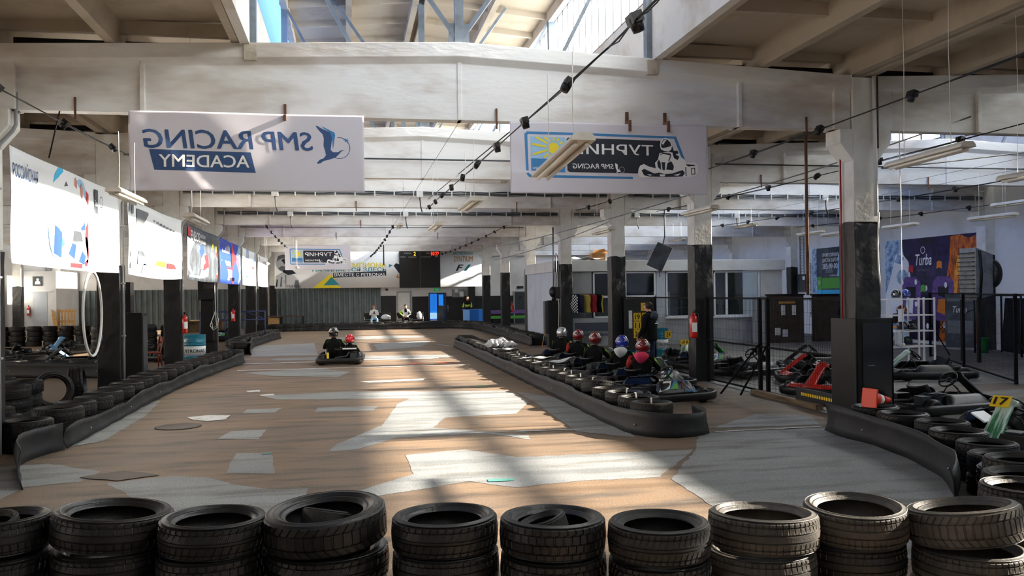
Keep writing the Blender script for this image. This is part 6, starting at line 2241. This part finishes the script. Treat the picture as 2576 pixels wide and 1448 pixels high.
MB().lathe([(.14, 0), (.18, .2), (.19, .2), (.17, .02)], 18).build('blue_bucket', 'counter_blue', loc=(5.5, 53.5, .0))
tag(bpy.data.objects['blue_bucket'], 'blue bucket at the foot of the glass door', 'bucket')

# ---------------------------------------------------------------- people on foot and on benches
SJ = dict(pelvis=(0, 0, .86), belly=(0, .0, 1.02), chest=(0, .01, 1.24), neck0=(0, .0, 1.39), neck=(0, .02, 1.44), chin=(0, .06, 1.5), face=(0, .06, 1.555), crown=(0, .03, 1.64), shoulderL=(-.18, 0, 1.31), shoulderR=(.18, 0, 1.31), elbowL=(-.25, .0, 1.06), elbowR=(.25, .02, 1.06), wristL=(-.24, .12, .84), wristR=(.24, .12, .84),
          sideL=(0, 1, 0), sideR=(0, 1, 0), curlL=(1, 0, 0), curlR=(-1, 0, 0), hipL=(-.095, 0, .82), hipR=(.095, 0, .82), kneeL=(-.1, .02, .45), kneeR=(.11, .02, .45), ankleL=(-.11, -.01, .08), ankleR=(.13, -.01, .08), toeL=(-.12, .16, .04), toeR=(.15, .16, .04))
me = person_mesh(SJ, dict(RAD, chest=(.185, .13), belly=(.175, .125), pelvis=(.165, .12), elbow=.06, shoulder=.085, wrist=.035), ['black_cloth', 'denim', 'skin', 'black_plastic'],
                 lambda c: 2 if c.z > 1.45 or (c.z < .8 and abs(c.x) > .17 and c.y > .1 and c.z > .6) else 3 if c.z < .1 else 1 if c.z < .80 else 0)
o = put('person', me, None, (7.2, 20.2, 0), (0, 0, R(38)))
tag(o, 'man in a black hooded jacket and dark jeans standing with his back to us', 'person')
o.scale = (1.1, 1.1, 1.0)
b = MB()
b.ball((0, .03, 1.585), (.088, .1, .1), 18, 12, f=lambda p, d: (p[0], min(p[1], .075), max(p[2], 1.5)))
b.build('hair', 'hair_brown', o)
b = MB()
b.ball((0, -.12, 1.36), (.14, .07, .1), 18, 12, f=lambda p, d: (p[0], p[1], p[2] - .03 * abs(d[0])))
b.build('hood', 'cloth_grey', o)
b = MB()
b.lathe([(.19, .74), (.2, .8), (.195, 1.0), (.205, 1.15), (.19, 1.3)], 24)
jk = b.build('jacket', 'black_cloth', o, solid=.01)
jk.scale = (1, .74, 1)
art(o, 'back_logo', ['ink_sky', 'ink_white'], [(0, circ(.03, 1.2, .02, 10), 0), (1, [(-.04, 1.14), (.1, 1.15), (.12, 1.17), (-.02, 1.165)], 0)], mtx=Matrix.Translation((0, -.155, 0)))
b = MB()
b.box(.1, .3, .2, .21, .78, 1.0)
b.build('paper_sheet', 'ink_white', o)


def seated(x, y, rz, arms, label, mats, region, look, hair, long_hair=False, lean=0.):
    J = dict(pelvis=(0, 0, .56), belly=(0, -.02 + lean * .3, .72), chest=(0, -.01 + lean * .7, .92), neck0=(0, lean, 1.06), neck=(0, .02 + lean, 1.11), chin=(0, .06 + lean, 1.165), face=(0, .06 + lean, 1.22), crown=(0, .03 + lean, 1.305), shoulderL=(-.17, lean * .8, .99), shoulderR=(.17, lean * .8, .99), hipL=(-.1, .04, .54), hipR=(.1, .04, .54), kneeL=(-.17, .44, .52), kneeR=(.17, .44, .52), ankleL=(-.15, .42, .08), ankleR=(.15, .46, .08), toeL=(-.17, .6, .04), toeR=(.18, .63, .04), look=look, sideL=(0, 0, 1), sideR=(0, 0, 1), curlL=(1, 0, 0), curlR=(-1, 0, 0))
    J.update(arms)
    o = put('person', person_mesh(J, RAD, mats, region), None, (x, y, 0), (0, 0, rz))
    tag(o, label, 'person')
    b = MB()
    f = Vector(J['face'])
    b.ball((f.x, f.y - .022, f.z + .035), (.09, .098, .095), 18, 12, f=lambda p, d: (p[0], min(p[1], f.y + .062 - max(0, -(p[2] - f.z - .05)) * 1.2), max(p[2], f.z - .03)))
    if long_hair:
        b.tube([(0, f.y - .08, f.z), (.0, f.y - .13, f.z - .15), (0, f.y - .12, f.z - .3)], [.06, .05, .02], 10)
    b.build('hair', hair, o)
    return o


o = seated(1.38, 50.82, R(180), dict(elbowL=(-.24, .1, .76), elbowR=(.24, .1, .76), wristL=(-.08, .3, .82), wristR=(.08, .3, .82), handL=(-.03, .36, .88), handR=(.03, .36, .88)), 'woman in a pale top and light jeans looking at a phone on the far bench', ['cloth_white', 'denim_pale', 'skin'], lambda c: 2 if c.z > 1.1 or (.78 < c.z < .96 and c.y > .3 and abs(c.x) < .1) else 1 if c.z < .6 else 0, (0, .8, -.5), 'hair_red', True, .06)
MB().cbox((0, .42, .9), (.07, .012, .14)).build('phone', 'black_gloss', o)
o = seated(3.2, 50.82, R(180), dict(elbowL=(-.3, .08, .78), elbowR=(.34, -.02, .84), wristL=(-.06, .28, .66), wristR=(.14, .3, .66), handL=(.02, .34, .64), handR=(.06, .36, .62)), 'man in a black, white and lime racing jacket sitting on the far bench', ['cloth_white', 'black_cloth', 'skin', 'hi_vis'], lambda c: 2 if c.z > 1.1 or (c.y > .3 and .58 < c.z < .72 and abs(c.x) < .1) else 1 if c.z < .6 or (abs(c.x) < .07 and c.z > .9) else 3 if c.x > .2 else 0, (0, 1, 0), 'hair_brown', False, .02)
CJ = dict(SJ, elbowL=(-.26, .08, 1.08), elbowR=(.26, .08, 1.08), wristL=(-.1, .27, 1.1), wristR=(.12, .27, 1.08), handL=(-.02, .3, 1.1), handR=(.04, .3, 1.08))
me = person_mesh({k: (tuple(v[:2]) + (v[2] * 1.06,) if k[:4] not in ('side', 'curl') else v) for k, v in CJ.items()}, RAD, ['black_cloth', 'denim', 'skin', 'hi_vis'], lambda c: 2 if c.z > 1.53 or (c.y > .3 and 1.0 < c.z < 1.25) else 1 if c.z < .85 else 3 if (abs(c.x) > .2 and c.z > .95) or (1.2 < c.z < 1.29 and c.y > .08) else 0)
o = put('person', me, None, (6.75, 50.1, 0), (0, 0, R(165)))
tag(o, 'person in a black and lime jacket standing behind the blue counter', 'person')
b = MB()
b.ball((0, .03, 1.675), (.088, .1, .1), 18, 12, f=lambda p, d: (p[0], min(p[1], .075), max(p[2], 1.62)))
b.build('hair', 'hair_brown', o)
b = MB()
b.box(-.25, .25, 0, .02, 0, .5, 0)
o = tag(b.build('wall_sign', 'ink_charcoal', loc=(-16.3, 49.97, 2.62)), 'dark square sign with a white figure on the far left annex', 'sign')
art(o, 'figure', ['ink_white'], [(0, circ(0, .34, .07, 12), 0), (0, [(-.14, .08), (.14, .08), (.12, .22), (.05, .27), (-.05, .27), (-.12, .22)], 0)])
# ---------------------------------------------------------------- overhead: lamps, light chains, trays
LAMPS = [((1.55, 6.25, 2.9), 1.3, .06, 3.66, 'before the tournament banner with the sun'), ((5.95, 8.1, 3.28), 1.25, .02, 5.42, 'upper right, left of the fan heater'), ((7.62, 8.4, 3.18), 1.25, .0, 5.42, 'at the right picture border'), ((-2.45, 10.4, 3.05), 1.2, 0, 3.75, 'under the left corner of the bird banner'),
         ((-2.07, 12.6, 2.98), 1.2, 0, 5.42, 'in front of the dark sponsor banner'), ((-3.72, 7.9, 3.36), 1.2, 0, 5.42, 'at the left border above the first sponsor banner'), ((1.5, 10.8, 3.02), 1.3, .0, 3.8, 'over the track between the two girder banners'), ((1.5, 15.2, 3.08), 1.3, .0, 4.28, 'over the middle of the track, second in its line'),
         ((1.5, 26.2, 3.95), 1.3, 0, 4.28, 'over the far track, beside the middle light chain'), ((5.7, 13.5, 3.22), 1.25, 0, 5.42, 'left of the second right column'), ((4.9, 16.4, 3.1), 1.25, 0, 5.42, 'left of the third right column'), ((11.2, 28.5, 3.67), 1.25, 0, 4.28, 'over the booth roof'), ((10.8, 22.4, 3.68), 1.25, 0, 4.28, 'over the pit behind the second right column'),
         ((12.1, 20.0, 3.3), 1.25, 0, 4.28, 'left of the nearest right column, over the pit'), ((13.2, 19.0, 3.42), 1.25, 0, 4.28, 'right of the nearest right column, over the rack'), ((12.6, 15.2, 3.3), 1.25, 0, 4.28, 'high at the right border, over the heater'), ((13.4, 15.5, 3.62), 1.25, 0, 4.28, 'topmost of the lamps over the heater'), ((12.3, 21.6, 3.42), 1.25, 0, 4.28, 'just above the electric box'),
         ((-3.0, 33, 3.1), 1.2, 0, 5.42, 'at the far left before the small banner'), ((-2.2, 38, 3.1), 1.2, 0, 4.3, 'farthest left, before the small banner')]


def tube_lamp(p, L, tilt, top, where):
    t = thing('tube_lamp', 'hanging fluorescent tube lamp %s' % where, 'lamp', p, 0, 'hanging tube lamps')
    b = MB()
    pf = [(-.08, .045), (-.05, .075), (.05, .075), (.08, .045), (.085, .02), (-.085, .02)]
    n = len(pf)
    vs = [(x, y, z - tilt * y) for y in (-L / 2, L / 2) for x, z in pf]
    b.add(vs, [tuple(range(n)), tuple(reversed(range(n, 2 * n)))] + [(i, i + n, (i + 1) % n + n, (i + 1) % n) for i in range(n)])
    b.build('housing', 'lamp_white', t)
    for x in (-.04, .04):
        MB().tube([(x, -L * .46, tilt * L * .46), (x, L * .46, -tilt * L * .46)], .016, 8).build('tube', 'tube_glass', t)
    for y in (-L * .3, L * .3):
        MB().tube([(0, y, .07), (0, y * .95, (top - p[2]) * .5), (0, y, top - p[2])], .0035, 5).build('suspension_cord', 'white_cable', t)


for a in LAMPS:
    tube_lamp(*a)

CHAINS = [([(1.55, 2.5, 3.45), (1.77, 5.7, 3.62), (2.06, 23.4, 4.22)], 11, .0, 'main chain of lamp sockets running from the top right down the middle'),
          ([(6.0, 4.0, 4.1), (6.2, 23.3, 4.2)], 10, .12, 'light chain crossing in front of the nearest right column'),
          ([(8.5, 4.5, 4.1), (8.6, 23.4, 4.2)], 10, .12, 'light chain right of the nearest column, over the pit'),
          ([(-3.6, 3.0, 4.1), (-3.2, 17.2, 4.2)], 7, .1, 'light chain in the upper left corner'),
          ([(-2.7, 29.6, 4.285), (-2.9, 47.6, 4.285)], 8, .12, 'far left light chain above the small banner'),
          ([(1.5, 29.6, 4.285), (1.3, 53.6, 4.285)], 11, .12, 'far middle light chain leading to the end wall'),
          ([(5.4, 29.6, 4.285), (5.2, 53.6, 4.285)], 11, .12, 'far right light chain left of the booth'),
          ([(12.7, 8, 4.1), (12.6, 29.2, 4.2)], 10, .12, 'light chain over the white rack'),
          ([(16.2, 10, 4.1), (16.0, 29.2, 4.2)], 9, .12, 'light chain nearest to the right wall')]
for pts, n, sag, lb in CHAINS:
    t = thing('light_chain', lb, 'light chain', (0, 0, 0), 0, 'chains of lamp sockets')
    P = []
    for a, c in zip(pts, pts[1:]):
        P += catenary(a, c, sag, 14)
    b = MB()
    b.tube(P, .008, 6)
    q = [p + Vector((.010 * math.sin(i * 2.1), 0, .012 * math.cos(i * 1.7) - .008)) for i, p in enumerate(P)]
    b.tube(q, .005, 5)
    b.build('cable', 'black_cable', t)
    tot = [0]
    for a, c in zip(P, P[1:]):
        tot.append(tot[-1] + (c - a).length)
    step = 1.93
    d = .6
    while d < tot[-1]:
        i = max(j for j in range(len(tot)) if tot[j] <= d)
        i = min(i, len(P) - 2)
        p = P[i].lerp(P[i + 1], (d - tot[i]) / max(.001, tot[i + 1] - tot[i]))
        m = Matrix.Translation(p) @ Matrix.Rotation(random.uniform(-.8, .8), 4, 'Y')
        b = MB()
        b.lathe([(.03, .03), (.04, .02), (.042, -.03), (.036, -.07), (.0, -.07)], 12, 0, m)
        b.box(-.035, .035, -.06, .06, -.02, .045, 0, m)
        b.build('lamp_socket', 'black_plastic', t)
        d += step
# cable trays and rails along the girder faces
for x, y0, y1, lb in ((1.5, 11.9, 29.6, 'thin support wire down the middle of the track carrying three lamps'), (12.1, 11.9, 29.6, 'left thin support wire over the pit'), (13.2, 11.9, 23.6, 'right thin support wire over the pit')):
    b = MB()
    b.tube([(x, y0, 4.285), (x, y1, 4.285)], .004, 5)
    tag(b.build('support_wire', 'grey_metal'), lb, 'wire')
for n_, xm, kind in ((2, 1.5, 0), (3, 1.5, 0), (2, 13.5, 0), (3, 13.5, 0), (1, 1.5, 1), (4, 1.5, 1), (1, 13.5, 1)):
    y = 11.776 + 6 * n_ - .19
    if kind:
        b = MB()
        b.tube([(xm - 5.7, y, 4.67), (xm + 5.7, y, 4.66)], .016, 6)
        tag(b.build('conduit', 'dark_grey_metal'), 'thin dark conduit along the %s girder of the %s bay' % (ORD[n_], 'middle' if xm < 5 else 'right'), 'conduit')
        continue
    t = thing('cable_tray', 'sagging grey cable bundle along the %s girder of the %s bay' % (ORD[n_], 'middle' if xm < 5 else 'right'), 'cable tray', (xm, y, 4.66))
    b = MB()
    for k in range(4):
        b.tube([(-5.7 + .38 * i, -.02 - .012 * (k % 2), .028 * k - .04 + .012 * math.sin(i * 1.9 + k)) for i in range(31)], .016, 6, mi=k % 2)
    b.build('cable_bundle', ['grey_metal', 'dark_grey_metal'], t)
    b = MB()
    for i in range(22):
        b.box(-5.5 + .52 * i, -5.47 + .52 * i, -.06, .03, -.08, .08)
    b.build('clip', 'panel_light', t)
    for x in (-3.4, .4):
        MB().box(x - .09, x + .09, -.1, .02, -.1, .06).build('junction_box', 'panel_light', t, bevel=.01)
        MB().tube([(x, -.05, -.1), (x + .02, -.06, -.35), (x + .06, -.06, -.5)], .015, 6).build('cable_tail', 'black_cable', t)
# rusty hooks under the girders
for i, (x, n_) in enumerate(((-3.35, 0), (2.0, 0), (.2, 2), (4.6, 2), (.4, 3), (-.5, 4), (8.9, 1), (13, 1), (3.6, 4), (6.6, 0))):
    y = 11.776 + 6 * n_
    b = MB()
    b.box(-.013, .013, -.13, -.115, -.1, .1)
    b.box(-.01, .015, -.13, -.115, -.18, -.1)
    tag(b.build('steel_hook', 'rust', loc=(x, y, 4.36)), 'rusty strap hook on the %s girder, %s from the left there' % (ORD[n_], ORD[[a for a, c in sorted([q for q in ((-3.35, 0), (2.0, 0), (.2, 2), (4.6, 2), (.4, 3), (-.5, 4), (8.9, 1), (13, 1), (3.6, 4), (6.6, 0))]) if c == n_].index(x)]), 'hook')
# down pipes on the left columns, and pipes on the nearest right one
for n_ in range(0, 6):
    y = 11.776 + 6 * n_
    b = MB()
    b.tube([(-4.04, y - .1, 4.5), (-4.04, y - .1, 4.1), (-4.08, y - .1, 4.02), (-4.22, y - .1, 3.86), (-4.26, y - .1, 3.75), (-4.26, y - .1, .0)], .026, 8)
    for z in (3.3, 2.2, 1.2):
        b.box(-4.31, -4.22, y - .14, y - .06, z, z + .025)
    tag(b.build('down_pipe', 'panel_grey'), 'pale pipe running down the %s left column' % ORD[n_], 'pipe')
for x, y, z0, z1, m, r, lb in ((7.26, 11.86, 0, 4.6, 'red_cloth', .012, 'thin red pipe up the left side of the nearest right column'), (6.95, 12.3, 1.85, 5.0, 'rust', .025, 'brown pipe hanging left of the nearest right column'), (7.6, 11.5, 3.0, 5.05, 'panel_light', .03, 'pale pipe on the upper front of the nearest right column'), (7.66, 11.53, 4.0, 5.05, 'rust', .022, 'rusty thin pipe beside the pale pipe on the nearest right column')):
    b = MB()
    b.tube([(x, y, z0), (x, y, z1)], r, 8)
    tag(b.build('pipe', m), lb, 'pipe')
b = MB()
b.tube([(7.62, 11.46, 3.05), (7.61, 11.48, 2.6), (7.63, 11.5, 2.2), (7.66, 11.5, 1.95)], .012, 6)
tag(b.build('hanging_cable', 'white_cable'), 'white cable dangling down the black part of the nearest right column', 'cable')
b = MB()
b.tube([(7.86, 11.3, 4.25), (7.87, 11.3, 3.0), (7.86, 11.3, 1.8), (7.88, 11.3, 1.15)], .008, 6)
b.ball((7.88, 11.3, 1.12), .025, 8, 6)
tag(b.build('hanging_cable', 'white_cable'), 'long white pull cord hanging right of the nearest right column', 'cord')
for p, q, lb in (((-3.55, 11.72, 4.29), (-3.68, 11.72, 3.7), 'thin dark rod hanging above the nearest sponsor banner'), ((2.35, 11.8, 4.29), (2.12, 23.4, 4.5), 'thin dark stay rod behind the tournament banner with the sun')):
    b = MB()
    b.tube([p, q], .01, 6)
    tag(b.build('stay_rod', 'black_steel'), lb, 'rod')
for (a, c, sag, lb) in (((7.2, 17.5, 4.0), (4.3, 29.2, 3.4), .1, 'slack grey wire from the second right column to the far lamps'), ((9.2, 11.5, 4.5), (7.76, 17.5, 3.9), .05, 'grey wire across the top of the nearest right column'), ((13.6, 11.5, 4.5), (7.7, 11.5, 3.7), .05, 'thick grey wire sloping up to the right border'), ((7.2, 23.5, 3.9), (5.9, 35.6, 3.3), .1, 'slack wire between the third and fifth right columns')):
    b = MB()
    b.tube(catenary(a, c, sag, 14), .012, 6)
    tag(b.build('overhead_wire', 'grey_metal'), lb, 'wire')
b = MB()
b.box(-.03, .03, -.03, .03, 0, .95)
tag(b.build('hanging_post', 'dark_grey_metal', loc=(1.62, 41.72, 3.34)), 'short dark post hanging from the far girder, left of the scoreboard', 'post')
